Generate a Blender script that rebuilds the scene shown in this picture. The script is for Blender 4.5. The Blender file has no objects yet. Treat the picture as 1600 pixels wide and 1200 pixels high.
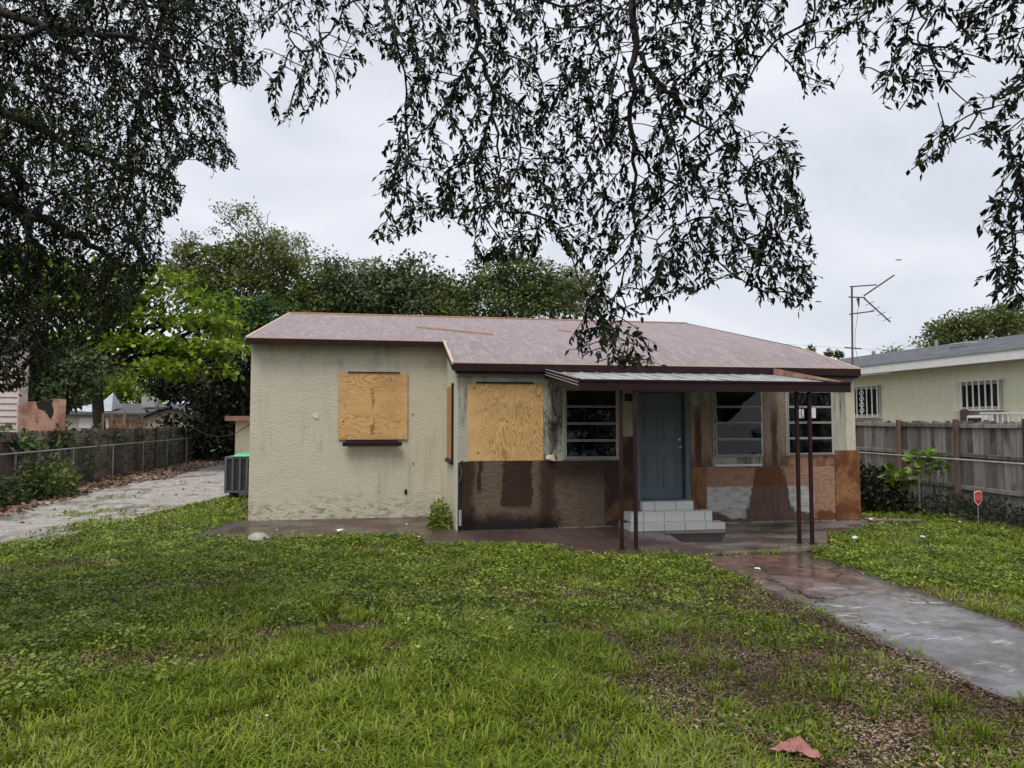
import bpy, math, random
import numpy as np
from mathutils import Vector, Matrix

random.seed(7)
RNG = np.random.default_rng(11)
scene = bpy.context.scene
COL = scene.collection
R = math.radians

# ------------------------------------------------------------------ camera
FPX = 1109.0
EYE = 2.0
PITCH = math.atan(58.0 / FPX)
YAW = math.atan(200.0 / FPX)
cam_data = bpy.data.cameras.new('camera')
cam = bpy.data.objects.new('camera', cam_data)
COL.objects.link(cam)
cam.location = (0, 0, EYE)
cam.rotation_euler = (math.pi / 2 + PITCH, 0, -YAW)
cam_data.sensor_width = 36.0
cam_data.lens = FPX / 1600.0 * 36.0
cam_data.clip_start = 0.05
cam_data.clip_end = 3000
scene.camera = cam

# ------------------------------------------------------------------ sky, sun, exposure
SUN_EL, SUN_AZ = R(61), R(212)      # azimuth clockwise from +Y: behind the camera, to its left
world = bpy.data.worlds.new('World')
scene.world = world
world.use_nodes = True
wn = world.node_tree.nodes
wl = world.node_tree.links
wn.clear()
w_out = wn.new('ShaderNodeOutputWorld')
w_bg = wn.new('ShaderNodeBackground')
w_bg.inputs['Strength'].default_value = 0.1
w_sky = wn.new('ShaderNodeTexSky')
w_sky.sky_type = 'NISHITA'
w_sky.sun_disc = False
w_sky.sun_elevation = SUN_EL
w_sky.sun_rotation = SUN_AZ
w_sky.dust_density = 4.0
w_hs = wn.new('ShaderNodeHueSaturation')
w_hs.inputs['Saturation'].default_value = 0.25
w_tc = wn.new('ShaderNodeTexCoord')
w_map = wn.new('ShaderNodeMapping')
w_map.inputs['Scale'].default_value = (1.6, 1.6, 3.6)
w_no = wn.new('ShaderNodeTexNoise')
w_no.inputs['Scale'].default_value = 1.7
w_no.inputs['Detail'].default_value = 6.0
w_no.inputs['Roughness'].default_value = 0.5
w_no.inputs['Distortion'].default_value = 0.5
w_rp = wn.new('ShaderNodeValToRGB')
w_rp.color_ramp.elements[0].position = 0.34
w_rp.color_ramp.elements[0].color = (0.52, 0.555, 0.62, 1)
w_rp.color_ramp.elements[1].position = 0.62
w_rp.color_ramp.elements[1].color = (0.66, 0.685, 0.745, 1)
w_sc = wn.new('ShaderNodeVectorMath'); w_sc.operation = 'SCALE'
w_sc.inputs['Scale'].default_value = 10.0
w_mx = wn.new('ShaderNodeMix'); w_mx.data_type = 'RGBA'
w_mx.inputs['Factor'].default_value = 0.86
wl.new(w_tc.outputs['Generated'], w_map.inputs['Vector'])
wl.new(w_map.outputs['Vector'], w_no.inputs['Vector'])
wl.new(w_no.outputs['Fac'], w_rp.inputs['Fac'])
wl.new(w_rp.outputs['Color'], w_sc.inputs[0])
wl.new(w_sky.outputs['Color'], w_hs.inputs['Color'])
wl.new(w_hs.outputs['Color'], w_mx.inputs[6])
wl.new(w_sc.outputs['Vector'], w_mx.inputs[7])
wl.new(w_mx.outputs[2], w_bg.inputs['Color'])
wl.new(w_bg.outputs['Background'], w_out.inputs['Surface'])

sun_data = bpy.data.lights.new('sun', 'SUN')
sun_data.energy = 1.5
sun_data.angle = R(28)
sun_data.color = (1.0, 0.96, 0.90)
sun = bpy.data.objects.new('sun', sun_data)
COL.objects.link(sun)
sdir = Vector((math.sin(SUN_AZ) * math.cos(SUN_EL), math.cos(SUN_AZ) * math.cos(SUN_EL), math.sin(SUN_EL)))
sun.rotation_euler = (-sdir).to_track_quat('-Z', 'Y').to_euler()
sun.location = sdir * 60

scene.view_settings.view_transform = 'Standard'
scene.view_settings.look = 'None'
scene.view_settings.exposure = 0.50
scene.view_settings.gamma = 1.0
scene.view_settings.use_curve_mapping = False
scene.cycles.max_bounces = 6
scene.cycles.diffuse_bounces = 3
scene.cycles.glossy_bounces = 3
scene.cycles.transmission_bounces = 4
scene.cycles.transparent_max_bounces = 8
scene.cycles.use_denoising = True
scene.cycles.denoising_prefilter = 'ACCURATE'

# ------------------------------------------------------------------ picking points in space
_cp, _sp, _cy, _sy = math.cos(PITCH), math.sin(PITCH), math.cos(YAW), math.sin(YAW)
CF = np.array([_sy * _cp, _cy * _cp, _sp]); CR = np.array([_cy, -_sy, 0.0]); CU = np.cross(CR, CF)
CC = np.array([0, 0, EYE])
def ray(u, v): return CF + CR * (u - 800) / FPX - CU * (v - 600) / FPX
def at_d(u, v, d): return CC + ray(u, v) * d
def at_y(u, v, y):
    r = ray(u, v); return CC + r * (y / r[1])
def at_x(u, v, x):
    r = ray(u, v); return CC + r * (x / r[0])
def project(P):
    D = np.asarray(P, float) - CC
    dz = D @ CF
    return 800 + FPX * (D @ CR) / dz, 600 - FPX * (D @ CU) / dz, dz

# ------------------------------------------------------------------ material helpers
class NT:
    def __init__(self, name):
        self.m = bpy.data.materials.new(name); self.m.use_nodes = True
        self.t = self.m.node_tree; self.n = self.t.nodes; self.l = self.t.links
        self.n.clear()
        self.out = self.n.new('ShaderNodeOutputMaterial')
        self._pos = None
    def new(self, t, **kw):
        nd = self.n.new(t)
        for k, v in kw.items(): setattr(nd, k, v)
        return nd
    def put(self, sock, v):
        if v is None: return
        if isinstance(v, bpy.types.NodeSocket): self.l.new(v, sock)
        elif isinstance(v, (tuple, list)):
            v = tuple(v)
            if len(sock.default_value) == 4 and len(v) == 3: v = v + (1,)
            sock.default_value = v
        else:
            try: sock.default_value = v
            except TypeError: sock.default_value = (v, v, v, 1)[:len(sock.default_value)]
    def pos(self):
        if self._pos is None: self._pos = self.new('ShaderNodeNewGeometry').outputs['Position']
        return self._pos
    def obj(self): return self.new('ShaderNodeTexCoord').outputs['Object']
    def island(self): return self.new('ShaderNodeNewGeometry').outputs['Random Per Island']
    def orand(self): return self.new('ShaderNodeObjectInfo').outputs['Random']
    def sep(self, v):
        s = self.new('ShaderNodeSeparateXYZ'); self.put(s.inputs[0], v); return s.outputs
    def map(self, v, scale=(1, 1, 1), loc=(0, 0, 0), rot=(0, 0, 0)):
        m = self.new('ShaderNodeMapping'); self.put(m.inputs['Vector'], v)
        m.inputs['Scale'].default_value = scale; m.inputs['Location'].default_value = loc; m.inputs['Rotation'].default_value = rot
        return m.outputs[0]
    def addv(self, a, b):
        m = self.new('ShaderNodeVectorMath', operation='ADD'); self.put(m.inputs[0], a); self.put(m.inputs[1], b); return m.outputs[0]
    def comb(self, x, y, z):
        m = self.new('ShaderNodeCombineXYZ'); self.put(m.inputs[0], x); self.put(m.inputs[1], y); self.put(m.inputs[2], z); return m.outputs[0]
    def noise(self, v, scale=5, detail=4, rough=0.55, dist=0.0):
        m = self.new('ShaderNodeTexNoise'); self.put(m.inputs['Vector'], v)
        m.inputs['Scale'].default_value = scale; m.inputs['Detail'].default_value = detail
        m.inputs['Roughness'].default_value = rough; m.inputs['Distortion'].default_value = dist
        return m.outputs['Fac']
    def voro(self, v, scale=5, feature='F1'):
        m = self.new('ShaderNodeTexVoronoi', feature=feature); self.put(m.inputs['Vector'], v)
        m.inputs['Scale'].default_value = scale; return m.outputs['Distance']
    def wave(self, v, scale=5, dist=2, detail=2, dscale=1, direction='X', profile='SIN'):
        m = self.new('ShaderNodeTexWave', wave_type='BANDS', bands_direction=direction, wave_profile=profile); self.put(m.inputs['Vector'], v)
        m.inputs['Scale'].default_value = scale; m.inputs['Distortion'].default_value = dist
        m.inputs['Detail'].default_value = detail; m.inputs['Detail Scale'].default_value = dscale
        return m.outputs['Fac']
    def math(self, op, a, b=0.0, clamp=False):
        m = self.new('ShaderNodeMath', operation=op, use_clamp=clamp); self.put(m.inputs[0], a); self.put(m.inputs[1], b); return m.outputs[0]
    def step(self, v, a, b):
        m = self.new('ShaderNodeMapRange', interpolation_type='SMOOTHSTEP'); self.put(m.inputs['Value'], v)
        m.inputs['From Min'].default_value = min(a, b); m.inputs['From Max'].default_value = max(a, b)
        m.inputs['To Min'].default_value = 0 if a < b else 1; m.inputs['To Max'].default_value = 1 if a < b else 0
        return m.outputs[0]
    def ramp(self, f, stops):
        m = self.new('ShaderNodeValToRGB'); self.put(m.inputs[0], f); e = m.color_ramp.elements
        while len(e) < len(stops): e.new(0.5)
        for i, (p, c) in enumerate(stops):
            e[i].position = p; e[i].color = tuple(c) + (1,) if len(c) == 3 else c
        return m.outputs[0]
    def mix(self, f, a, b, blend='MIX'):
        m = self.new('ShaderNodeMix', data_type='RGBA', blend_type=blend, clamp_factor=True)
        self.put(m.inputs[0], f); self.put(m.inputs[6], a); self.put(m.inputs[7], b); return m.outputs[2]
    def bump(self, h, strength=0.5, dist=0.01, normal=None):
        m = self.new('ShaderNodeBump'); self.put(m.inputs['Height'], h)
        m.inputs['Strength'].default_value = strength; m.inputs['Distance'].default_value = dist
        if normal is not None: self.put(m.inputs['Normal'], normal)
        return m.outputs[0]
    def bsdf(self, base, rough=0.7, normal=None, metallic=0.0, spec=0.5, coat=0.0):
        b = self.new('ShaderNodeBsdfPrincipled')
        self.put(b.inputs['Base Color'], base); self.put(b.inputs['Roughness'], rough)
        self.put(b.inputs['Metallic'], metallic); self.put(b.inputs['Specular IOR Level'], spec)
        self.put(b.inputs['Coat Weight'], coat)
        if normal is not None: self.put(b.inputs['Normal'], normal)
        return b.outputs[0]
    def done(self, sh):
        self.l.new(sh, self.out.inputs['Surface']); return self.m

M = {}
def plain(name, col, rough=0.6, metallic=0.0, var=0.25, scale=6.0, bump=0.0, spec=0.5):
    t = NT(name)
    f = t.noise(t.pos(), scale, 5, 0.6)
    c0 = tuple(c * (1 - var) for c in col); c1 = tuple(min(1, c * (1 + var)) for c in col)
    c = t.ramp(f, [(0.3, c0), (0.7, c1)])
    r = t.math('ADD', t.math('MULTIPLY', t.noise(t.pos(), scale * 3, 3), 0.25), rough - 0.12, True)
    nrm = t.bump(t.noise(t.pos(), scale * 12, 3), bump, 0.004) if bump else None
    M[name] = t.done(t.bsdf(c, r, nrm, metallic, spec))
    return M[name]

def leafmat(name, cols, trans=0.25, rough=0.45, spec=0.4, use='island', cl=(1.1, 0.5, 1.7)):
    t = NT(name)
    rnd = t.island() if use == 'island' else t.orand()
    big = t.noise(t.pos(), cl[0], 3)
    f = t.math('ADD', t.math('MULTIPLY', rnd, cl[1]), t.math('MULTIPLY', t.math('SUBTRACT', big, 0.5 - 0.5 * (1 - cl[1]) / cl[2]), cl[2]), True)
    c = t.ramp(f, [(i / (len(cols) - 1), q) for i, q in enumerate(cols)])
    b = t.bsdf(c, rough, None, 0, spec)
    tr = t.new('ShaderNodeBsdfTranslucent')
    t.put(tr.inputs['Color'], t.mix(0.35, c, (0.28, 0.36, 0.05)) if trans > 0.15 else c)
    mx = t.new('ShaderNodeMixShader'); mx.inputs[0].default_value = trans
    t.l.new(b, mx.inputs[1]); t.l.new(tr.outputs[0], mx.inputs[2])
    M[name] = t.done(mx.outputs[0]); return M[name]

# ---- stucco
def stucco(name, base, stain, amount=0.5, lo=0.47):
    t = NT(name); p = t.pos()
    warp = t.noise(t.map(p, (1, 1, 1.8)), 7, 3, 0.5, 1.2)
    h = t.math('ADD', t.math('MULTIPLY', t.noise(t.map(p, (1, 1, 2.0)), 9, 5, 0.6, 2.2), 1.0), t.math('MULTIPLY', t.noise(p, 42, 4, 0.6, 0.6), 0.35))
    streak = t.noise(t.map(p, (2.4, 2.4, 0.28)), 2.2, 5, 0.62, 0.3)
    blot = t.noise(p, 1.1, 4, 0.6)
    s = t.math('MULTIPLY', t.step(streak, lo, lo + 0.25), t.step(blot, 0.34, 0.66))
    z = t.sep(p)[2]
    topm = t.math('MULTIPLY', t.step(z, 2.7, 3.3), t.step(t.noise(t.map(p, (1, 1, 0.5)), 2.6, 5, 0.65), 0.48, 0.66))
    lowm = t.math('MULTIPLY', t.step(z, 0.75, 0.02), t.step(t.noise(t.map(p, (1, 1, 2.2)), 5.0, 6, 0.7, 0.8), 0.46, 0.66))
    col = t.mix(t.math('MULTIPLY', warp, 0.28), base, tuple(c * 0.72 for c in base))
    col = t.mix(t.math('MULTIPLY', s, amount), col, stain)
    col = t.mix(t.math('MULTIPLY', topm, 0.32), col, (0.16, 0.17, 0.12))
    col = t.mix(t.math('MULTIPLY', lowm, 0.75), col, (0.09, 0.085, 0.06))
    if lo < 0.45:
        mx = t.math('ABSOLUTE', t.math('SUBTRACT', t.sep(p)[0], 3.10))
        md = t.math('MULTIPLY', t.step(mx, 0.26, 0.12), t.step(t.noise(t.map(p, (2.2, 1, 0.7)), 3.0, 7, 0.75, 0.6), 0.44, 0.60))
        col = t.mix(t.math('MULTIPLY', md, 0.9), col, (0.022, 0.020, 0.016))
    crack = t.math('MULTIPLY', t.step(t.voro(t.addv(t.map(p, (1.6, 1.6, 3.4)), t.comb(warp, 0, warp)), 3.2, 'DISTANCE_TO_EDGE'), 0.02, 0.0), t.step(t.math('MULTIPLY', blot, t.step(z, 1.0, 0.1)), 0.44, 0.54))
    col = t.mix(t.math('MULTIPLY', crack, 0.8), col, (0.05, 0.045, 0.035))
    M[name] = t.done(t.bsdf(col, 0.88, t.bump(h, 0.8, 0.020), 0, 0.25))
stucco('stucco', (0.665, 0.62, 0.48), (0.40, 0.36, 0.24), 0.55)
stucco('stucco_grey', (0.50, 0.50, 0.42), (0.07, 0.065, 0.05), 1.0, 0.40)
plain('stucco_mint', (0.80, 0.78, 0.58), 0.85, var=0.08, bump=0.5)
plain('cream_wall', (0.50, 0.45, 0.31), 0.85, var=0.1, bump=0.3)
plain('pale_wall', (0.56, 0.50, 0.42), 0.8, var=0.1)
plain('siding_paint', (0.58, 0.49, 0.44), 0.6, var=0.08)

# ---- plywood
def plywood(name, light, dark, axis='X', sc=1.0, wet=None, rough=0.62, seed=0.0):
    """grain along the axis; dark cathedral bands; wet = stain colour with dark shapes of its own"""
    t = NT(name); p = t.addv(t.pos(), (seed, seed * 1.7, seed * 0.6))
    st = (0.28, 1, 1.0) if axis == 'X' else (1.0, 1, 0.28)
    q = t.map(p, st)
    w = t.noise(q, 3.6 * sc, 2, 0.45, 0.25)
    bands = t.math('FRACT', t.math('MULTIPLY', w, 21.0))
    bands = t.step(bands, 0.35, 1.0)
    fine = t.noise(t.map(p, (2, 1, 90) if axis == 'X' else (90, 1, 2)), 2.0, 3, 0.6)
    patch = t.noise(q, 1.2, 3)
    f = t.math('ADD', t.math('MULTIPLY', bands, t.step(patch, 0.25, 0.6)), t.math('MULTIPLY', t.math('SUBTRACT', fine, 0.5), 0.7), True)
    col = t.mix(f, light, dark)
    knots = t.voro(t.map(p, (3.0, 1, 3.4)), 1.35)
    col = t.mix(t.math('MULTIPLY', t.step(t.noise(p, 1.7, 4, 0.6), 0.45, 0.72), 0.28), col, tuple(c * 0.55 for c in dark))
    col = t.mix(t.step(knots, 0.10, 0.055), col, tuple(c * 0.22 for c in dark))
    r = rough
    if wet:
        a = t.noise(t.map(p, (1.3, 1, 0.75)), 1.5, 6, 0.66, 0.7)
        b = t.noise(t.map(p, (5, 1, 1.0)), 2.4, 5, 0.7)
        k = t.math('MULTIPLY', t.step(t.math('ADD', a, t.math('MULTIPLY', b, 0.13)), 0.46, 0.66), 0.92)
        col = t.mix(k, col, wet)
    h = t.math('ADD', bands, t.math('MULTIPLY', fine, 1.2))
    M[name] = t.done(t.bsdf(col, r, t.bump(h, 0.25, 0.004), 0, 0.35))
plywood('ply_new', (0.72, 0.45, 0.195), (0.52, 0.255, 0.088), 'X')
plywood('ply_new_vertical', (0.72, 0.47, 0.20), (0.47, 0.24, 0.085), 'Z', seed=3.0)
plywood('ply_side', (0.50, 0.27, 0.12), (0.36, 0.17, 0.06), 'Z', seed=8.0)
plywood('ply_dark', (0.150, 0.095, 0.065), (0.080, 0.046, 0.033), 'X', wet=(0.030, 0.015, 0.013), rough=0.45, seed=9.2)
plywood('board_brown', (0.19, 0.100, 0.048), (0.11, 0.050, 0.022), 'Z', wet=(0.022, 0.010, 0.007), rough=0.5, seed=2.2)
plywood('board_weathered', (0.34, 0.225, 0.15), (0.19, 0.11, 0.07), 'Z', wet=(0.045, 0.014, 0.009), rough=0.6, seed=4.4)
plywood('board_orange', (0.36, 0.185, 0.085), (0.22, 0.095, 0.038), 'Z', wet=(0.13, 0.045, 0.018), rough=0.5, seed=6.1)
plywood('ply_pink', (0.36, 0.20, 0.13), (0.25, 0.125, 0.075), 'X', wet=(0.16, 0.045, 0.014), rough=0.55, seed=1.3)
plywood('rust_panel', (0.48, 0.29, 0.21), (0.36, 0.19, 0.13), 'X', wet=(0.22, 0.11, 0.075), rough=0.8, seed=7.7)

def burnt_ply():
    t = NT('ply_burnt'); p = t.pos(); x, y, z = t.sep(p)
    n1 = t.noise(p, 3.0, 6, 0.68, 0.4); n2 = t.noise(t.map(p, (3.5, 1, 0.6)), 2.6, 6, 0.7)
    fine = t.noise(t.map(p, (2.5, 1, 80)), 2.0, 3, 0.6)
    gb = t.step(t.math('FRACT', t.math('MULTIPLY', t.noise(t.map(p, (0.35, 1, 1.2)), 2.6, 2, 0.45, 0.3), 15.0)), 0.3, 1.0)
    g = t.math('ADD', t.math('MULTIPLY', fine, 0.6), t.math('MULTIPLY', gb, 0.4))
    wood = t.mix(g, (0.185, 0.135, 0.095), (0.085, 0.055, 0.038))
    xw = t.math('ADD', x, t.math('MULTIPLY', t.math('SUBTRACT', n1, 0.5), 0.30))
    zw = t.math('ADD', z, t.math('MULTIPLY', t.math('SUBTRACT', n1, 0.5), 0.40))
    def near(c, h, s): return t.step(t.math('ABSOLUTE', t.math('SUBTRACT', xw, c)), h + s, h)
    d = t.math('MAXIMUM', t.math('MULTIPLY', near(2.42, 0.26, 0.05), t.step(zw, 0.36, 0.50)), near(1.43, 0.12, 0.14))
    d = t.math('MAXIMUM', d, t.math('MULTIPLY', near(1.72, 0.03, 0.03), t.step(zw, 0.62, 0.80)))
    d = t.math('MAXIMUM', d, t.math('MULTIPLY', near(3.0, 0.09, 0.12), 0.9))
    d = t.math('MAXIMUM', d, t.math('MULTIPLY', t.step(xw, 2.9, 3.1), t.step(zw, 0.62, 1.15)))
    d = t.math('MULTIPLY', d, t.math('ADD', 0.72, t.math('MULTIPLY', n2, 0.5)), True)
    col = t.mix(t.math('MULTIPLY', d, 0.9), wood, t.mix(g, (0.050, 0.020, 0.014), (0.018, 0.008, 0.007)))
    foot = t.math('MULTIPLY', t.step(zw, 0.42, 0.12), t.step(xw, 3.5, 3.0))
    col = t.mix(t.math('MULTIPLY', foot, 0.96), col, (0.008, 0.006, 0.006))
    rough = t.math('SUBTRACT', 0.52, t.math('MULTIPLY', d, 0.22))
    M['ply_burnt'] = t.done(t.bsdf(col, rough, t.bump(t.math('ADD', g, n2), 0.3, 0.004), 0, 0.35))
burnt_ply()
def rust_run(name, cx):
    t = NT(name); p = t.pos(); x, y, z = t.sep(p)
    fine = t.noise(t.map(p, (70, 1, 1.6)), 2.0, 4, 0.65); n = t.noise(t.map(p, (5, 1, 0.9)), 2.2, 6, 0.7)
    gb = t.step(t.math('FRACT', t.math('MULTIPLY', t.noise(t.map(p, (1.3, 1, 0.3)), 3.2, 2, 0.45, 0.3), 13.0)), 0.3, 1.0)
    g = t.math('ADD', t.math('MULTIPLY', fine, 0.65), t.math('MULTIPLY', gb, 0.35))
    wood = t.mix(g, (0.43, 0.32, 0.23), (0.20, 0.125, 0.085))
    dx = t.math('ABSOLUTE', t.math('SUBTRACT', t.math('ADD', x, t.math('MULTIPLY', t.math('SUBTRACT', n, 0.5), 0.20)), cx))
    run = t.math('MULTIPLY', t.step(dx, 0.10, 0.035), t.step(z, 2.55, 1.9))
    low = t.math('MULTIPLY', t.step(t.math('ADD', z, t.math('MULTIPLY', n, 0.9)), 2.05, 1.5), 0.75)
    col = t.mix(t.math('MULTIPLY', t.math('MAXIMUM', run, low), 0.9), wood, t.mix(fine, (0.10, 0.032, 0.018), (0.035, 0.012, 0.009)))
    M[name] = t.done(t.bsdf(col, 0.6, t.bump(g, 0.4, 0.005), 0, 0.35))
rust_run('plank_rust_left', 5.98); rust_run('plank_rust_mid', 7.58)

def painted_ply():
    t = NT('ply_painted'); p = t.pos(); x, y, z = t.sep(p)
    n1 = t.noise(p, 4.0, 5, 0.65); n2 = t.noise(t.map(p, (1, 1, 0.3)), 9.0, 4, 0.7)
    fine = t.noise(t.map(p, (2, 1, 90)), 2.0, 3, 0.6)
    gb = t.step(t.math('FRACT', t.math('MULTIPLY', t.noise(t.map(p, (0.3, 1, 1.1)), 3.0, 2, 0.45, 0.3), 12.0)), 0.3, 1.0)
    wood = t.mix(t.math('ADD', t.math('MULTIPLY', fine, 0.65), t.math('MULTIPLY', gb, 0.35)), (0.46, 0.28, 0.19), (0.22, 0.105, 0.065))
    zz = t.math('ADD', z, t.math('MULTIPLY', t.math('SUBTRACT', n1, 0.5), 0.10))
    xx = t.math('ADD', x, t.math('MULTIPLY', t.math('SUBTRACT', n1, 0.5), 0.12))
    paint = t.math('MULTIPLY', t.step(zz, 0.735, 0.715), t.step(xx, 8.42, 8.38))
    grey = t.mix(t.step(t.noise(t.map(p, (1, 1, 3.0)), 4, 7, 0.72), 0.30, 0.60), (0.27, 0.255, 0.225), (0.56, 0.55, 0.53))
    col = t.mix(paint, wood, grey)
    # wet mark running down from the sill, widening to the foot; and along the foot
    cx = t.math('ABSOLUTE', t.math('SUBTRACT', xx, 7.45))
    half = t.math('ADD', 0.30, t.math('MULTIPLY', t.math('SUBTRACT', 1.1, z), 0.22))
    d = t.math('SUBTRACT', half, t.math('ADD', cx, t.math('MULTIPLY', t.math('SUBTRACT', n2, 0.5), 0.34)))
    wet1 = t.step(d, -0.015, 0.03)
    wet2 = t.step(t.math('ADD', zz, t.math('MULTIPLY', t.math('SUBTRACT', t.noise(p, 2.1, 3), 0.5), 0.75)), 0.20, 0.15)
    wet = t.math('MAXIMUM', wet1, wet2)
    wetcol = t.mix(paint, t.mix(fine, (0.19, 0.068, 0.020), (0.085, 0.03, 0.012)), t.mix(t.step(n2, 0.4, 0.6), (0.085, 0.05, 0.036), (0.15, 0.07, 0.038)))
    col = t.mix(t.math('MULTIPLY', wet, 0.94), col, wetcol)
    rough = t.math('SUBTRACT', 0.72, t.math('MULTIPLY', wet, 0.32))
    M['ply_painted'] = t.done(t.bsdf(col, rough, t.bump(t.math('ADD', fine, n2), 0.25, 0.004), 0, 0.35))
painted_ply()

# ---- roof felt
def felt():
    t = NT('roof_felt'); p = t.pos()
    wob = t.noise(p, 1.6, 3, 0.5, 0.6)
    wr = t.noise(t.addv(t.map(p, (3.2, 0.75, 1.0)), t.comb(t.math('MULTIPLY', wob, 1.5), t.math('MULTIPLY', wob, 3.0), 0)), 1.5, 4, 0.6, 1.2)
    wr2 = t.noise(t.map(p, (3.4, 0.30, 1.0), rot=(0, 0, R(-14))), 1.8, 3, 0.55, 1.5)
    ridge = t.math('SUBTRACT', 1.0, t.math('MULTIPLY', t.math('ABSOLUTE', t.math('SUBTRACT', wr, 0.5)), 9.0), True)
    ridge2 = t.math('SUBTRACT', 1.0, t.math('MULTIPLY', t.math('ABSOLUTE', t.math('SUBTRACT', wr2, 0.5)), 14.0), True)
    lap = t.math('FRACT', t.math('MULTIPLY', t.sep(p)[1], 1.12))
    lapl = t.step(lap, 0.05, 0.0)
    big = t.noise(p, 0.5, 3)
    col = t.mix(big, (0.185, 0.120, 0.120), (0.235, 0.160, 0.162))
    col = t.mix(t.math('MULTIPLY', ridge, 0.45), col, (0.40, 0.32, 0.32))
    col = t.mix(t.math('MULTIPLY', ridge2, 0.4), col, (0.50, 0.42, 0.42))
    col = t.mix(t.math('MULTIPLY', lapl, 0.3), col, (0.14, 0.08, 0.085))
    h = t.math('ADD', t.math('MULTIPLY', ridge, 0.6), t.math('ADD', ridge2, t.math('MULTIPLY', t.noise(p, 30, 3), 0.3)))
    r = t.math('ADD', 0.34, t.math('MULTIPLY', t.noise(p, 2.2, 4), 0.2))
    M['roof_felt'] = t.done(t.bsdf(col, r, t.bump(h, 0.6, 0.03), 0, 0.5))
felt()
plain('maroon', (0.022, 0.0065, 0.0075), 0.5, spec=0.3, var=0.35, scale=5, bump=0.15)
plain('maroon_post', (0.030, 0.010, 0.011), 0.45, spec=0.35, var=0.4, scale=9)
plain('drip_tan', (0.66, 0.48, 0.34), 0.5, var=0.15)
plain('frieze', (0.34, 0.35, 0.28), 0.8, var=0.25)
plain('black_gap', (0.012, 0.010, 0.009), 0.9)
plain('aluminium', (0.42, 0.42, 0.41), 0.42, 0.35, var=0.18, scale=14)
plain('aluminium_light', (0.47, 0.45, 0.42), 0.5, 0.1, var=0.15, scale=14)
plain('white_paint', (0.74, 0.73, 0.69), 0.5, var=0.08, scale=8)
plain('white_trim', (0.78, 0.77, 0.74), 0.55, var=0.06)
plain('door_paint', (0.125, 0.165, 0.190), 0.5, var=0.12, scale=4)
plain('brass', (0.65, 0.60, 0.48), 0.25, 0.9, var=0.1)
plain('tile', (0.82, 0.81, 0.78), 0.18, var=0.05, scale=3)
plain('grout', (0.09, 0.085, 0.08), 0.9)
plain('rubber_mat', (0.020, 0.020, 0.020), 0.9, bump=0.6)
plain('interior', (0.05, 0.045, 0.04), 0.9)
plain('curtain', (0.50, 0.49, 0.47), 0.9)
plain('paper', (0.74, 0.74, 0.76), 0.8, var=0.05)
plain('galvanised', (0.30, 0.31, 0.31), 0.5, 0.5, var=0.2, scale=10)
plain('rail_grey', (0.36, 0.36, 0.35), 0.5, 0.3, var=0.25, scale=8)
plain('wire', (0.17, 0.17, 0.17), 0.6, 0.3)
plain('rusty_pipe', (0.12, 0.085, 0.075), 0.6, 0.3, var=0.3, scale=12)
plain('ac_grey', (0.115, 0.12, 0.125), 0.5, 0.2, var=0.12)
plain('ac_dark', (0.022, 0.023, 0.025), 0.7)
plain('green_plastic', (0.10, 0.50, 0.30), 0.35, var=0.12)
plain('pink_cloth', (0.42, 0.19, 0.165), 0.85, var=0.2, scale=16, bump=0.3)
plain('sign_red', (0.52, 0.022, 0.022), 0.35, var=0.08)
plain('sign_white', (0.80, 0.62, 0.58), 0.4, var=0.03)
plain('sign_text', (0.75, 0.32, 0.30), 0.4, var=0.03)
plain('stone_grey', (0.36, 0.35, 0.32), 0.85, var=0.3, bump=0.6)
plain('bark', (0.055, 0.042, 0.032), 0.9, var=0.4, scale=9, bump=0.9)
plain('bark_dark', (0.030, 0.024, 0.019), 0.9, var=0.4, scale=9, bump=0.9)
plain('bark_pale', (0.20, 0.17, 0.14), 0.9, var=0.4, scale=9, bump=0.5)
plain('batten_wood', (0.52, 0.30, 0.15), 0.7, var=0.2, scale=12)
plain('old_plank', (0.17, 0.12, 0.095), 0.75, var=0.35, scale=7, bump=0.5)
plain('ink', (0.035, 0.028, 0.022), 0.8, var=0.5, scale=60)
plain('ink_faint', (0.20, 0.125, 0.06), 0.8, var=0.3, scale=60)
plain('bird_grey', (0.20, 0.20, 0.21), 0.8)
plain('tarp_white', (0.42, 0.46, 0.50), 0.5, var=0.2, scale=4)
plain('far_roof', (0.085, 0.085, 0.085), 0.8, var=0.3)
plain('far_roof_red', (0.34, 0.17, 0.15), 0.8, var=0.15)
plain('white_litter', (0.72, 0.71, 0.69), 0.7, var=0.1)
plain('petal', (0.72, 0.70, 0.66), 0.8, var=0.05)

def awning_metal():
    t = NT('awning_metal'); p = t.pos()
    n = t.noise(t.map(p, (2.5, 0.5, 1)), 3, 5, 0.65)
    c = t.ramp(n, [(0.32, (0.16, 0.155, 0.145)), (0.5, (0.38, 0.38, 0.375)), (0.7, (0.50, 0.505, 0.50))])
    dirt = t.step(t.noise(p, 7, 5, 0.7), 0.60, 0.70)
    c = t.mix(t.math('MULTIPLY', dirt, 0.8), c, (0.05, 0.04, 0.03))
    M['awning_metal'] = t.done(t.bsdf(c, 0.42, None, 0.25, 0.5))
awning_metal()

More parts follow.
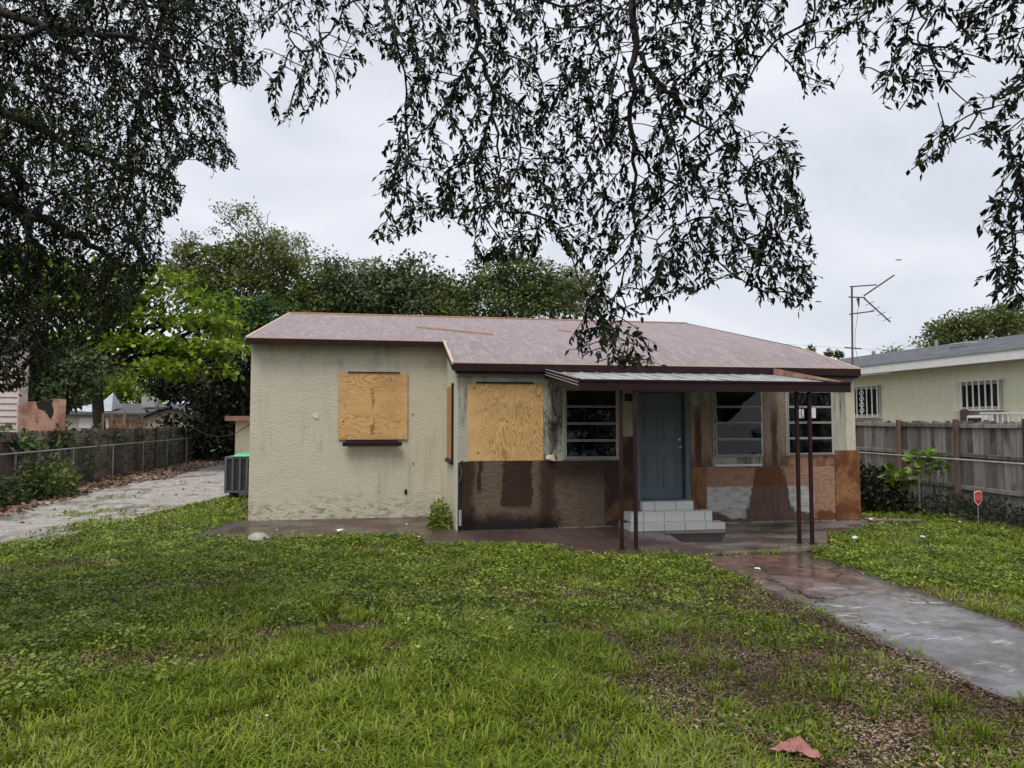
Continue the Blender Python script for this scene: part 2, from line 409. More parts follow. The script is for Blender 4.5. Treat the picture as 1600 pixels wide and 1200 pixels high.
def wood_fence(name, light, dark, wet):
    t = NT(name); o = t.obj(); r = t.orand()
    off = t.addv(o, t.comb(t.math('MULTIPLY', r, 37.0), t.math('MULTIPLY', r, 53.0), t.math('MULTIPLY', r, 19.0)))
    g = t.noise(t.map(off, (14, 14, 0.7)), 2.2, 6, 0.7, 0.4)
    b = t.noise(t.map(off, (2, 2, 0.8)), 1.6, 4, 0.6)
    c = t.mix(t.step(g, 0.3, 0.7), dark, light)
    c = t.mix(t.math('MULTIPLY', t.step(b, 0.5, 0.72), 0.75), c, wet)
    hs = t.new('ShaderNodeHueSaturation'); t.put(hs.inputs['Color'], c)
    t.put(hs.inputs['Value'], t.math('ADD', 0.6, t.math('MULTIPLY', r, 0.85)))
    M[name] = t.done(t.bsdf(hs.outputs[0], 0.78, t.bump(g, 0.5, 0.006), 0, 0.3))
wood_fence('fence_grey', (0.30, 0.275, 0.262), (0.14, 0.125, 0.118), (0.052, 0.040, 0.036))
wood_fence('fence_post', (0.155, 0.105, 0.080), (0.085, 0.052, 0.040), (0.045, 0.022, 0.017))
wood_fence('fence_dark', (0.27, 0.21, 0.185), (0.13, 0.098, 0.085), (0.045, 0.030, 0.025))

def concrete_path():
    t = NT('path_concrete'); p = t.pos(); x, y, z = t.sep(p)
    n1 = t.noise(p, 1.1, 7, 0.66, 0.6); n2 = t.noise(p, 5.0, 7, 0.72, 0.4); n3 = t.noise(p, 34, 5, 0.75); n4 = t.noise(t.map(p, (1, 1.4, 1), (7, 3, 0)), 0.75, 6, 0.62, 0.5)
    red = t.step(t.math('ADD', y, t.math('MULTIPLY', t.math('SUBTRACT', n1, 0.5), 6.0)), 6.2, 9.0)
    redc = t.mix(t.step(n2, 0.3, 0.7), (0.070, 0.034, 0.028), (0.24, 0.125, 0.098))
    greyc = t.mix(t.step(n2, 0.25, 0.75), (0.10, 0.098, 0.098), (0.29, 0.285, 0.29))
    c = t.mix(red, greyc, redc)
    c = t.mix(t.math('MULTIPLY', t.step(n4, 0.50, 0.60), 0.62), c, (0.060, 0.050, 0.045))
    worn = t.math('MULTIPLY', t.step(n1, 0.53, 0.62), t.step(n2, 0.45, 0.6))
    c = t.mix(t.math('MULTIPLY', worn, 0.5), c, (0.33, 0.30, 0.27))
    c = t.mix(t.math('MULTIPLY', t.step(n3, 0.57, 0.68), 0.6), c, (0.04, 0.034, 0.03))
    c = t.mix(t.math('MULTIPLY', t.step(t.noise(p, 95, 3, 0.8), 0.52, 0.66), 0.45), c, (0.42, 0.40, 0.38))
    white = t.math('MULTIPLY', t.step(t.noise(t.map(p, (0.8, 3.0, 1), (4, 2, 0)), 1.6, 6, 0.7, 0.8), 0.595, 0.625), t.step(y, 8.2, 7.0))
    c = t.mix(t.math('MULTIPLY', white, 0.7), c, (0.62, 0.62, 0.62))
    crack = t.step(t.voro(t.addv(t.map(p, (0.35, 0.42, 1)), t.comb(t.math('MULTIPLY', n1, 0.5), t.math('MULTIPLY', n2, 0.14), 0)), 1.0, 'DISTANCE_TO_EDGE'), 0.008, 0.002)
    c = t.mix(t.math('MULTIPLY', crack, 0.85), c, (0.02, 0.018, 0.016))
    edge = t.math('MINIMUM', t.math('SUBTRACT', x, 4.40), t.math('SUBTRACT', 6.16, x))
    c = t.mix(t.math('MULTIPLY', t.step(t.math('ADD', edge, t.math('MULTIPLY', n2, 0.4)), 0.44, 0.18), 0.85), c, (0.050, 0.036, 0.027))
    wetf = t.step(t.noise(t.map(p, (1, 0.7, 1), (2, 0, 0)), 1.0, 5, 0.6), 0.36, 0.56)
    rgh = t.math('SUBTRACT', t.math('ADD', 0.36, t.math('MULTIPLY', n2, 0.18)), t.math('MULTIPLY', wetf, 0.38), True)
    nb = t.new('ShaderNodeBump'); t.put(nb.inputs['Height'], t.math('ADD', t.math('MULTIPLY', n2, 0.5), t.math('SUBTRACT', t.math('MULTIPLY', n3, 0.5), crack))); nb.inputs['Distance'].default_value = 0.008
    t.put(nb.inputs['Strength'], t.math('SUBTRACT', 0.6, t.math('MULTIPLY', wetf, 0.5)))
    M['path_concrete'] = t.done(t.bsdf(c, rgh, nb.outputs[0], 0, 0.6))
concrete_path()

def slab_mat():
    t = NT('slab_concrete'); p = t.pos(); x, y, z = t.sep(p)
    n1 = t.noise(p, 1.5, 6, 0.62, 0.4); n2 = t.noise(p, 6.0, 6, 0.68, 0.3); n3 = t.noise(p, 26, 4, 0.7)
    c = t.mix(n2, (0.040, 0.027, 0.024), (0.105, 0.072, 0.062))
    c = t.mix(t.math('MULTIPLY', t.step(n1, 0.52, 0.64), 0.6), c, (0.14, 0.066, 0.052))
    pale = t.math('MULTIPLY', t.step(t.noise(t.map(p, (0.7, 1.3, 1), (1.2, 4.4, 0)), 1.3, 5, 0.6), 0.42, 0.58), t.step(x, 4.6, 5.4))
    c = t.mix(t.math('MULTIPLY', pale, 0.7), c, (0.25, 0.225, 0.195))
    c = t.mix(t.math('MULTIPLY', t.step(n3, 0.60, 0.72), 0.6), c, (0.02, 0.017, 0.015))
    wetf = t.step(t.noise(p, 1.2, 4, 0.55), 0.36, 0.6)
    rgh = t.math('SUBTRACT', t.math('ADD', 0.45, t.math('MULTIPLY', n2, 0.2)), t.math('MULTIPLY', wetf, 0.33), True)
    M['slab_concrete'] = t.done(t.bsdf(c, rgh, t.bump(t.math('ADD', n2, n3), 0.3, 0.006), 0, 0.5))
slab_mat()

def soil():
    t = NT('soil'); p = t.pos()
    n1 = t.noise(p, 0.6, 5, 0.6); n2 = t.noise(p, 9, 6, 0.7); n3 = t.noise(p, 40, 4, 0.7)
    c = t.mix(n2, (0.045, 0.030, 0.022), (0.135, 0.092, 0.068))
    c = t.mix(t.math('MULTIPLY', t.step(n1, 0.35, 0.6), 0.55), c, (0.040, 0.052, 0.018))
    c = t.mix(t.math('MULTIPLY', t.step(n3, 0.58, 0.7), 0.5), c, (0.15, 0.11, 0.08))
    M['soil'] = t.done(t.bsdf(c, 0.9, t.bump(t.math('ADD', n2, n3), 0.8, 0.03), 0, 0.2))
soil()
def gravel():
    t = NT('driveway_dirt'); p = t.pos()
    n1 = t.noise(t.map(p, (1, 0.6, 1)), 0.8, 7, 0.66, 0.8); n2 = t.noise(p, 3.2, 7, 0.72, 0.5); n3 = t.noise(p, 30, 5, 0.75); n5 = t.noise(t.map(p, (1, 0.8, 1), (5, 1, 0)), 1.5, 6, 0.7)
    c = t.mix(t.step(n2, 0.3, 0.7), (0.30, 0.27, 0.235), (0.62, 0.585, 0.545))
    c = t.mix(t.math('MULTIPLY', t.step(n1, 0.50, 0.62), 0.7), c, (0.115, 0.095, 0.075))
    c = t.mix(t.math('MULTIPLY', t.step(n5, 0.55, 0.64), 0.6), c, (0.58, 0.55, 0.51))
    c = t.mix(t.math('MULTIPLY', t.step(n3, 0.55, 0.66), 0.65), c, (0.11, 0.085, 0.06))
    M['driveway_dirt'] = t.done(t.bsdf(c, t.math('ADD', 0.5, t.math('MULTIPLY', n2, 0.4)), t.bump(t.math('ADD', n2, n3), 0.9, 0.05), 0, 0.3))
gravel()
def shingles():
    t = NT('grey_shingle'); p = t.pos()
    b = t.new('ShaderNodeTexBrick'); t.put(b.inputs['Vector'], t.map(t.comb(t.sep(p)[1], t.math('MULTIPLY', t.sep(p)[0], 1.02), 0), (1, 1, 1)))
    b.inputs['Scale'].default_value = 1.0; b.inputs['Brick Width'].default_value = 0.32; b.inputs['Row Height'].default_value = 0.15
    b.inputs['Mortar Size'].default_value = 0.008
    b.inputs['Color1'].default_value = (0.075, 0.08, 0.09, 1); b.inputs['Color2'].default_value = (0.15, 0.155, 0.17, 1); b.inputs['Mortar'].default_value = (0.08, 0.08, 0.085, 1)
    n = t.noise(p, 2.0, 5, 0.7)
    c = t.mix(t.math('MULTIPLY', n, 0.35), b.outputs['Color'], (0.15, 0.155, 0.17))
    M['grey_shingle'] = t.done(t.bsdf(c, 0.95, t.bump(t.noise(p, 30, 3), 0.4, 0.01), 0, 0.15))
shingles()
def glass():
    t = NT('window_glass')
    tr = t.new('ShaderNodeBsdfTransparent'); tr.inputs[0].default_value = (0.50, 0.53, 0.53, 1)
    gl = t.new('ShaderNodeBsdfGlossy'); gl.inputs['Roughness'].default_value = 0.03
    t.put(gl.inputs['Normal'], t.bump(t.noise(t.pos(), 1.7, 2), 0.05, 0.1))
    df = t.new('ShaderNodeBsdfDiffuse'); df.inputs[0].default_value = (0.22, 0.22, 0.21, 1)
    fr = t.new('ShaderNodeFresnel'); fr.inputs[0].default_value = 1.42
    dirt = t.math('MULTIPLY', t.step(t.noise(t.pos(), 3.0, 5, 0.7), 0.42, 0.75), 0.12)
    m1 = t.new('ShaderNodeMixShader'); t.l.new(fr.outputs[0], m1.inputs[0]); t.l.new(tr.outputs[0], m1.inputs[1]); t.l.new(gl.outputs[0], m1.inputs[2])
    m2 = t.new('ShaderNodeMixShader'); t.put(m2.inputs[0], dirt); t.l.new(m1.outputs[0], m2.inputs[1]); t.l.new(df.outputs[0], m2.inputs[2])
    M['window_glass'] = t.done(m2.outputs[0])
glass()

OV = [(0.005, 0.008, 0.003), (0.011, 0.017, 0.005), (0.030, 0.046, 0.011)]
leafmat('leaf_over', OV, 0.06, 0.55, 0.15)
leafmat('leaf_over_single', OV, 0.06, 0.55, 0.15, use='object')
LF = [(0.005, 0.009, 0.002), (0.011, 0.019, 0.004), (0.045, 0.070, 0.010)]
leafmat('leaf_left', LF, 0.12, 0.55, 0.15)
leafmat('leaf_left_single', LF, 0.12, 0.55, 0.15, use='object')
leafmat('leaf_lime', [(0.060, 0.115, 0.010), (0.17, 0.27, 0.022), (0.33, 0.42, 0.045)], 0.30, 0.5, 0.2)
leafmat('leaf_mid', [(0.024, 0.040, 0.013), (0.090, 0.125, 0.034), (0.23, 0.265, 0.075)], 0.15, 0.5, 0.25)
leafmat('leaf_deep', [(0.022, 0.038, 0.016), (0.072, 0.105, 0.040), (0.18, 0.215, 0.085)], 0.12, 0.5, 0.25)
leafmat('leaf_olive', [(0.034, 0.050, 0.014), (0.105, 0.130, 0.035), (0.215, 0.23, 0.068)], 0.16, 0.5, 0.25)
leafmat('leaf_pale', [(0.13, 0.15, 0.08), (0.21, 0.23, 0.13), (0.29, 0.30, 0.19)], 0.25, 0.5, 0.25)
leafmat('leaf_emerald', [(0.018, 0.045, 0.014), (0.045, 0.098, 0.028), (0.095, 0.165, 0.05)], 0.18, 0.5, 0.25)
leafmat('leaf_shade', [(0.008, 0.011, 0.005), (0.018, 0.025, 0.009), (0.040, 0.048, 0.020)], 0.08, 0.5, 0.2)
leafmat('leaf_vine', [(0.030, 0.050, 0.016), (0.075, 0.110, 0.035), (0.18, 0.23, 0.085)], 0.15, 0.45, 0.25)
leafmat('leaf_big', [(0.06, 0.11, 0.015), (0.15, 0.23, 0.03), (0.30, 0.37, 0.07)], 0.25, 0.4, 0.3)
leafmat('grass_blade', [(0.028, 0.052, 0.006), (0.110, 0.165, 0.010), (0.200, 0.275, 0.017), (0.31, 0.375, 0.042), (0.44, 0.41, 0.22)], 0.25, 0.5, 0.2, cl=(0.8, 0.7, 0.9))
leafmat('weed_leaf', [(0.022, 0.042, 0.006), (0.085, 0.135, 0.012), (0.200, 0.265, 0.025), (0.40, 0.47, 0.085)], 0.18, 0.4, 0.35, cl=(2.2, 0.6, 1.6))
leafmat('dry_leaf', [(0.050, 0.026, 0.017), (0.145, 0.080, 0.050), (0.28, 0.175, 0.115), (0.62, 0.48, 0.37)], 0.05, 0.55, 0.3)
leafmat('dry_big_leaf', [(0.040, 0.020, 0.012), (0.125, 0.060, 0.030), (0.24, 0.13, 0.070), (0.42, 0.29, 0.18)], 0.05, 0.55, 0.3)

# ------------------------------------------------------------------ mesh helpers
class MB:
    def __init__(self): self.v = []; self.f = []
    def add(self, vs, fs):
        o = len(self.v); self.v += [tuple(map(float, p)) for p in vs]; self.f += [tuple(i + o for i in f) for f in fs]; return self
    def box(self, x0, x1, y0, y1, z0, z1):
        return self.hexa([(x0, y0, z0), (x1, y0, z0), (x1, y1, z0), (x0, y1, z0), (x0, y0, z1), (x1, y0, z1), (x1, y1, z1), (x0, y1, z1)])
    def hexa(self, p):
        return self.add(p, [(3, 2, 1, 0), (4, 5, 6, 7), (0, 1, 5, 4), (1, 2, 6, 5), (2, 3, 7, 6), (3, 0, 4, 7)])
    def tube(self, pts, rad, sides=6, cap=True):
        pts = [Vector(p) for p in pts]
        if not hasattr(rad, '__len__'): rad = [rad] * len(pts)
        vs, fs = [], []
        up = None
        for i, p in enumerate(pts):
            d = (pts[min(i + 1, len(pts) - 1)] - pts[max(i - 1, 0)])
            d = d.normalized() if d.length > 1e-9 else Vector((0, 0, 1))
            if up is None: up = Vector((0, 0, 1)) if abs(d.z) < 0.9 else Vector((0, 1, 0))
            a = d.cross(up)
            if a.length < 1e-4: a = d.cross(Vector((1, 0.3, 0)))
            a.normalize(); b = a.cross(d).normalized(); up = b
            for k in range(sides):
                t = 2 * math.pi * (k + 0.5) / sides
                vs.append(p + (a * math.cos(t) + b * math.sin(t)) * rad[i])
        for i in range(len(pts) - 1):
            for k in range(sides):
                q = (k + 1) % sides
                fs.append((i * sides + k, i * sides + q, (i + 1) * sides + q, (i + 1) * sides + k))
        if cap:
            fs.append(tuple(range(sides - 1, -1, -1))); fs.append(tuple((len(pts) - 1) * sides + k for k in range(sides)))
        return self.add(vs, fs)
    def prism(self, poly, z0, z1):
        n = len(poly)
        return self.add([(x, y, z0) for x, y in poly] + [(x, y, z1) for x, y in poly],
                        [tuple(range(n - 1, -1, -1)), tuple(range(n, 2 * n))] + [(i, (i + 1) % n, n + (i + 1) % n, n + i) for i in range(n)])
    def mesh(self, name):
        m = bpy.data.meshes.new(name); m.from_pydata(self.v, [], self.f); m.update(); return m
    def build(self, name, mat, parent=None, bevel=0.0, smooth=False, loc=None):
        m = self.mesh(name)
        return put(name, m, mat, parent, bevel, smooth, loc)

def put(name, m, mat, parent=None, bevel=0.0, smooth=False, loc=None):
    if isinstance(mat, str): mat = M[mat]
    if not m.materials: m.materials.append(mat)
    o = bpy.data.objects.new(name, m); COL.objects.link(o)
    if loc is not None: o.location = loc
    if parent is not None: attach(o, parent)
    if smooth: m.shade_smooth()
    if bevel:
        b = o.modifiers.new('bevel', 'BEVEL'); b.width = bevel; b.segments = 1; b.limit_method = 'ANGLE'
    return o
def root_of(o):
    x = Vector((0, 0, 0))
    while o is not None: x = x + o.location; o = o.parent if o.parent else None
    return x
ROOT_AT = {}
def attach(o, parent):
    o.parent = parent
    o.matrix_parent_inverse = Matrix.Translation(-ROOT_AT.get(parent.name, Vector((0, 0, 0))))
def empty(name, loc, label, cat, group=None):
    e = bpy.data.objects.new(name, None); COL.objects.link(e); e.location = loc
    e.empty_display_size = 0.1
    ROOT_AT[e.name] = Vector(loc)
    return tag(e, label, cat, group)
def tag(o, label, cat, group=None, kind=None):
    if label: o['label'] = label
    if cat: o['category'] = cat
    if group: o['group'] = group
    if kind: o['kind'] = kind
    return o
def structure(o, label=None):
    o['kind'] = 'structure'
    if label: o['label'] = label
    return o
def np_mesh(name, V, F):
    """V (n,3), F (m,3)"""
    m = bpy.data.meshes.new(name)
    m.vertices.add(len(V)); m.vertices.foreach_set('co', np.ascontiguousarray(V, np.float32).ravel())
    m.loops.add(F.size); m.loops.foreach_set('vertex_index', np.ascontiguousarray(F, np.int32).ravel())
    m.polygons.add(len(F)); m.polygons.foreach_set('loop_start', np.arange(0, F.size, 3, dtype=np.int32))
    m.update(calc_edges=True); m.validate(); return m
def np_noise(x, y, scale, seed=0):
    g = np.random.default_rng(seed).random((256, 256))
    x = x * scale + 1000.3; y = y * scale + 1000.7
    xi = np.floor(x).astype(int); yi = np.floor(y).astype(int); fx = x - xi; fy = y - yi
    fx = fx * fx * (3 - 2 * fx); fy = fy * fy * (3 - 2 * fy)
    a = g[xi % 256, yi % 256]; b = g[(xi + 1) % 256, yi % 256]; c = g[xi % 256, (yi + 1) % 256]; d = g[(xi + 1) % 256, (yi + 1) % 256]
    return (a * (1 - fx) + b * fx) * (1 - fy) + (c * (1 - fx) + d * fx) * fy
def in_poly(px, py, poly):
    px = np.asarray(px, float); py = np.asarray(py, float); r = np.zeros(px.shape, bool); n = len(poly); j = n - 1
    for i in range(n):
        xi, yi = poly[i]; xj, yj = poly[j]
        c = ((yi > py) != (yj > py)) & (px < (xj - xi) * (py - yi) / ((yj - yi) or 1e-9) + xi)
        r ^= c; j = i
    return r

# leaf templates: (verts along +x, tris)
LANCE = (np.array([(0, 0, 0), (.34, .20, .03), (.34, -.20, .03), (.70, .125, .0), (.70, -.125, .0), (1, 0, -.08), (.34, 0, -.03), (.70, 0, -.06)]),
         np.array([(0, 6, 1), (0, 2, 6), (1, 6, 7), (1, 7, 3), (6, 2, 4), (6, 4, 7), (3, 7, 5), (7, 4, 5)]))
OVAL = (np.array([(0, 0, 0), (.45, .34, .05), (.45, -.34, .05), (.85, .26, .02), (.85, -.26, .02), (1, 0, -.05), (.5, 0, -.03)]),
        np.array([(0, 6, 1), (0, 2, 6), (1, 6, 3), (6, 2, 4), (6, 4, 5), (3, 6, 5)]))
DIAM = (np.array([(0, 0, 0), (.5, .26, .06), (1, 0, -.05), (.5, -.26, .06)]), np.array([(0, 2, 1), (0, 3, 2)]))
def frames(D, Nrm):
    X = D / np.linalg.norm(D, axis=1, keepdims=True)
    Y = np.cross(Nrm, X); Y /= (np.linalg.norm(Y, axis=1, keepdims=True) + 1e-9)
    return X, Y, np.cross(X, Y)
def leaves_mesh(name, P, D, Nrm, size, tpl, wid=None):
    X, Y, Z = frames(D, Nrm); T, F = tpl
    s = np.asarray(size)[:, None, None] if np.ndim(size) else size
    w = 1.0 if wid is None else (np.asarray(wid)[:, None, None] if np.ndim(wid) else wid)
    V = P[:, None, :] + s * (T[None, :, 0:1] * X[:, None, :] + w * T[None, :, 1:2] * Y[:, None, :] + T[None, :, 2:3] * Z[:, None, :])
    FF = (F[None] + (np.arange(len(P)) * len(T))[:, None, None]).reshape(-1, 3)
    return np_mesh(name, V.reshape(-1, 3), FF)
def rand_dir(n, rng=RNG):
    v = rng.normal(size=(n, 3)); return v / np.linalg.norm(v, axis=1, keepdims=True)

# ================================================================== THE SETTING
# ground: one sheet to the horizon, finer near the camera
def ground_sheet():
    xs = [-900, -300, -120, -60, -30] + [i * 0.5 for i in range(-40, 41)] + [30, 60, 120, 300, 900]
    ys = [-900, -300, -100, -40, -12] + [i * 0.5 for i in range(-6, 60)] + [40, 60, 100, 250, 900]
    X, Y = np.meshgrid(np.array(xs, float), np.array(ys, float), indexing='ij')
    Z = (np_noise(X, Y, 0.7, 3) - 0.5) * 0.05
    Z = np.where((np.abs(X) < 20) & (Y > -3) & (Y < 30), Z, 0) - 0.035
    n, m = X.shape
    V = np.stack([X, Y, Z], -1).reshape(-1, 3)
    F = []
    for i in range(n - 1):
        for j in range(m - 1):
            a = i * m + j; F += [(a, a + m, a + m + 1), (a, a + m + 1, a + 1)]
    o = put('ground', np_mesh('ground', V, np.array(F)), 'soil', smooth=True)
    structure(o, 'brown soil of the yard under the grass')
ground_sheet()

DRIVE = [(-9.2, 2.0), (-9.2, 60), (-4.0, 60), (-3.7, 30), (-3.9, 22), (-4.3, 19), (-4.9, 16.9), (-5.3, 14.6), (-5.75, 12), (-6.1, 8), (-6.2, 2.0)]
structure(MB().prism(DRIVE, -0.05, 0.005).build('driveway', 'driveway_dirt'), 'pale worn dirt and concrete driveway beside the left fence')
WING_SLAB = [(-3.25, 12.95), (-2.2, 12.72), (-0.8, 12.85), (0.55, 12.6), (0.72, 11.6), (1.2, 15.05), (-3.0, 15.05), (-3.05, 14.2)]
structure(MB().prism(WING_SLAB, -0.05, 0.012).build('side_slab', 'slab_concrete'), 'wet dark concrete apron under the stucco wall of the left wing')
PORCH = [(0.72, 11.55), (1.6, 11.42), (2.62, 11.35), (2.78, 10.22), (4.30, 10.05), (4.40, 9.90), (6.36, 10.0), (6.9, 10.3), (7.5, 11.1), (8.6, 11.9), (9.9, 12.45), (10.3, 12.75), (9.7, 13.4), (9.35, 13.0), (1.33, 13.0), (1.2, 15.02)]
structure(MB().prism(PORCH, -0.05, 0.020).build('porch_slab', 'slab_concrete'), 'wet reddish concrete slab in front of the door')
PATH = [(4.40, -3), (6.05, -3), (6.10, 3), (6.14, 6.02), (6.22, 8.0), (6.36, 9.9), (4.44, 9.86), (4.40, 7.0)]
structure(MB().prism(PATH, -0.05, 0.014).build('path', 'path_concrete'), 'wet grey concrete path from the porch towards the street')
PAVED = [DRIVE, WING_SLAB, PORCH, PATH]

# ================================================================== THE HOUSE
house = empty('boarded_up_house', (3.4, 14, 0), 'boarded up cream stucco house with bare red felt roof and porch awning', 'house')
XL, XS, XR = -2.65, 1.32, 9.37       # left wall, step between wing and main room, right wall
YM, YW, YB, YRIDGE = 12.90, 15.00, 27.2, 21.0
EAVE = [(12.74, 3.06), (14.75, 3.67), (YRIDGE, 5.09), (27.45, 3.55)]
def roof_z(y):
    for (a, za), (b, zb) in zip(EAVE, EAVE[1:]):
        if y <= b: return za + (zb - za) * (y - a) / (b - a)
    return EAVE[-1][1]

# openings in the main front wall: x0, x1, z0, z1
WIN = {'a': (3.30, 4.36, 1.29, 2.62), 'b': (6.29, 7.32, 1.30, 2.62), 'c': (7.83, 8.86, 1.32, 2.62)}
DOOR = (4.75, 5.77, 0.50, 2.57)
def front_wall():
    mb = MB(); T = 0.2; zt = roof_z(YM) - 0.06
    ops = sorted([WIN['a'], DOOR, WIN['b'], WIN['c']])
    x = XS
    for (a, b, c, d) in ops:
        mb.box(x, a, YM, YM + T, -0.05, zt); mb.box(a, b, YM, YM + T, -0.05, c); mb.box(a, b, YM, YM + T, d, zt); x = b
    mb.box(x, XR - 0.2, YM, YM + T, -0.05, zt)
    return mb
front_wall().build('front_wall', 'stucco_grey', house)
def gable_wall(x0, x1, ya, yb):
    ys = [ya] + [y for y, _ in EAVE if ya < y < yb] + [yb]
    poly = [(ya, -0.05)] + [(yb, -0.05)] + [(y, roof_z(y) - 0.06) for y in reversed(ys)]
    n = len(poly)
    return MB().add([(x0, y, z) for y, z in poly] + [(x1, y, z) for y, z in poly],
                    [tuple(range(n - 1, -1, -1)), tuple(range(n, 2 * n))] + [(i, (i + 1) % n, n + (i + 1) % n, n + i) for i in range(n)])
gable_wall(XR - 0.2, XR, YM, YB).build('side_wall', 'stucco', house)
gable_wall(XL, XL + 0.2, YW + 0.003, YB).build('side_wall', 'stucco', house)
gable_wall(XS - 0.02, XS + 0.18, YM + 0.003, YW).build('side_wall', 'stucco', house)
# wing front: gently uneven plane
def wing_front():
    mb = MB(); nx, nz = 26, 22; zt = roof_z(YW) - 0.03
    vs = []
    for i in range(nx + 1):
        for k in range(nz + 1):
            x = XL + (XS + 0.1 - XL) * i / nx; z = -0.05 + (zt + 0.05) * k / nz
            vs.append((x, YW + 0.016 * (random.random() - 0.5) * (0 < i < nx) , z))
    fs = [(i * (nz + 1) + k, (i + 1) * (nz + 1) + k, (i + 1) * (nz + 1) + k + 1, i * (nz + 1) + k + 1) for i in range(nx) for k in range(nz)]
    mb.add(vs, fs); mb.box(XL + 0.01, XS, YW + 0.05, YW + 0.2, -0.05, zt - 0.02)
    return mb
wing_front().build('front_wall', 'stucco', house, smooth=True)
MB().box(XL + 0.2, XR - 0.2, YB - 0.2, YB - 0.003, -0.05, 3.5).build('back_wall', 'stucco', house)
MB().box(XS + 0.2, XR - 0.21, YM + 0.21, YB - 0.2, 0.42, 0.47).build('inner_floor', 'interior', house)
MB().box(XS + 0.2, XR - 0.21, YM + 4.2, YM + 4.3, 0.47, 3.4).build('inner_wall', 'interior', house)
MB().box(5.9, 6.0, YM + 0.22, YM + 4.2, 0.47, 3.0).build('inner_wall', 'interior', house)

# roof: one folded sheet, notched where the wing eave stands back
def roof():
    mb = MB(); x0, x1, x2 = XL - 0.05, XS - 0.09, XR + 0.0; th = 0.055
    def sheet(xa, xb, seg):
        n = len(seg); vs = []
        for z_off in (0, -th):
            for x in (xa, xb): vs += [(x, y, z + z_off) for y, z in seg]
        fs = []
        for i in range(n - 1):
            fs.append((i, n + i, n + i + 1, i + 1)); o = 2 * n
            fs.append((o + i, o + i + 1, o + n + i + 1, o + n + i))
            fs.append((i, i + 1, o + i + 1, o + i)); fs.append((n + i + 1, n + i, o + n + i, o + n + i + 1))
        fs.append((0, 2 * n, 3 * n, n)); fs.append((n - 1, 2 * n - 1, 4 * n - 1, 3 * n - 1))
        mb.add(vs, fs)
    sheet(x0, x1, EAVE[1:]); sheet(x1, x2, EAVE)
    return mb
roof_o = roof().build('roof', 'roof_felt', house)
def strip_along(p, q, w, h, name, mat, parent=house, up=(0, 0, 1), bevel=0.0):
    """a board of width w (sideways) and height h hung with its top edge on the line p-q"""
    p, q, up = Vector(p), Vector(q), Vector(up); d = (q - p).normalized(); s = d.cross(up).normalized() * w
    dn = up * -h
    pts = [p + dn, q + dn, q + dn + s, p + dn + s, p, q, q + s, p + s]
    return MB().hexa(pts).build(name, mat, parent, bevel)
# fascia boards and the tan metal edge on top of them
zf = EAVE[0][1]; zw = EAVE[1][1]
strip_along((XS - 0.10, 12.738, zf - 0.02), (XR + 0.02, 12.738, zf - 0.02), 0.025, 0.135, 'fascia', 'maroon')
strip_along((XS - 0.06, 12.78, zf - 0.14), (XR + 0.0, 12.78, zf - 0.14), 0.02, 0.06, 'fascia', 'maroon')
MB().box(XS - 0.02, XR - 0.01, 12.77, YM - 0.002, zf - 0.10, zf - 0.065).build('soffit', 'maroon', house)
strip_along((XS, 12.875, zf - 0.19), (XR, 12.875, zf - 0.19), 0.022, 0.05, 'frieze_board', 'frieze')
strip_along((XL - 0.055, 14.748, zw - 0.02), (XS - 0.10, 14.748, zw - 0.02), 0.025, 0.12, 'fascia', 'maroon')
MB().box(XL, XS - 0.02, 14.75, YW - 0.01, zw - 0.11, zw - 0.08).build('soffit', 'maroon', house)
strip_along((XL - 0.06, 14.742, zw + 0.004), (XS - 0.10, 14.742, zw + 0.004), 0.02, 0.022, 'drip_edge', 'drip_tan')
strip_along((XS - 0.11, 12.730, zf + 0.004), (XR + 0.035, 12.730, zf + 0.004), 0.02, 0.018, 'drip_edge', 'drip_tan')
strip_along((XL - 0.07, 14.74, zw + 0.012), (XL - 0.07, YRIDGE, EAVE[2][1] + 0.012), 0.045, 0.06, 'rake_board', 'drip_tan')
strip_along((XS - 0.125, 12.75, zf + 0.016), (XS - 0.125, 14.72, zw + 0.018), 0.035, 0.055, 'rake_board', 'drip_tan')
strip_along((XS - 0.118, 12.75, zf - 0.045), (XS - 0.118, 14.72, zw - 0.045), 0.02, 0.09, 'rake_board', 'maroon')
strip_along((XR + 0.032, 14.75, zw + 0.01), (XR + 0.032, 12.75, zf + 0.01), 0.03, 0.05, 'rake_board', 'drip_tan')
strip_along((XR + 0.032, YRIDGE, EAVE[2][1] + 0.01), (XR + 0.032, 14.76, zw + 0.012), 0.03, 0.05, 'rake_board', 'maroon')
strip_along((XL - 0.06, YRIDGE, EAVE[2][1] + 0.028), (XR + 0.02, YRIDGE, EAVE[2][1] + 0.028), 0.05, 0.03, 'ridge_batten', 'batten_wood')

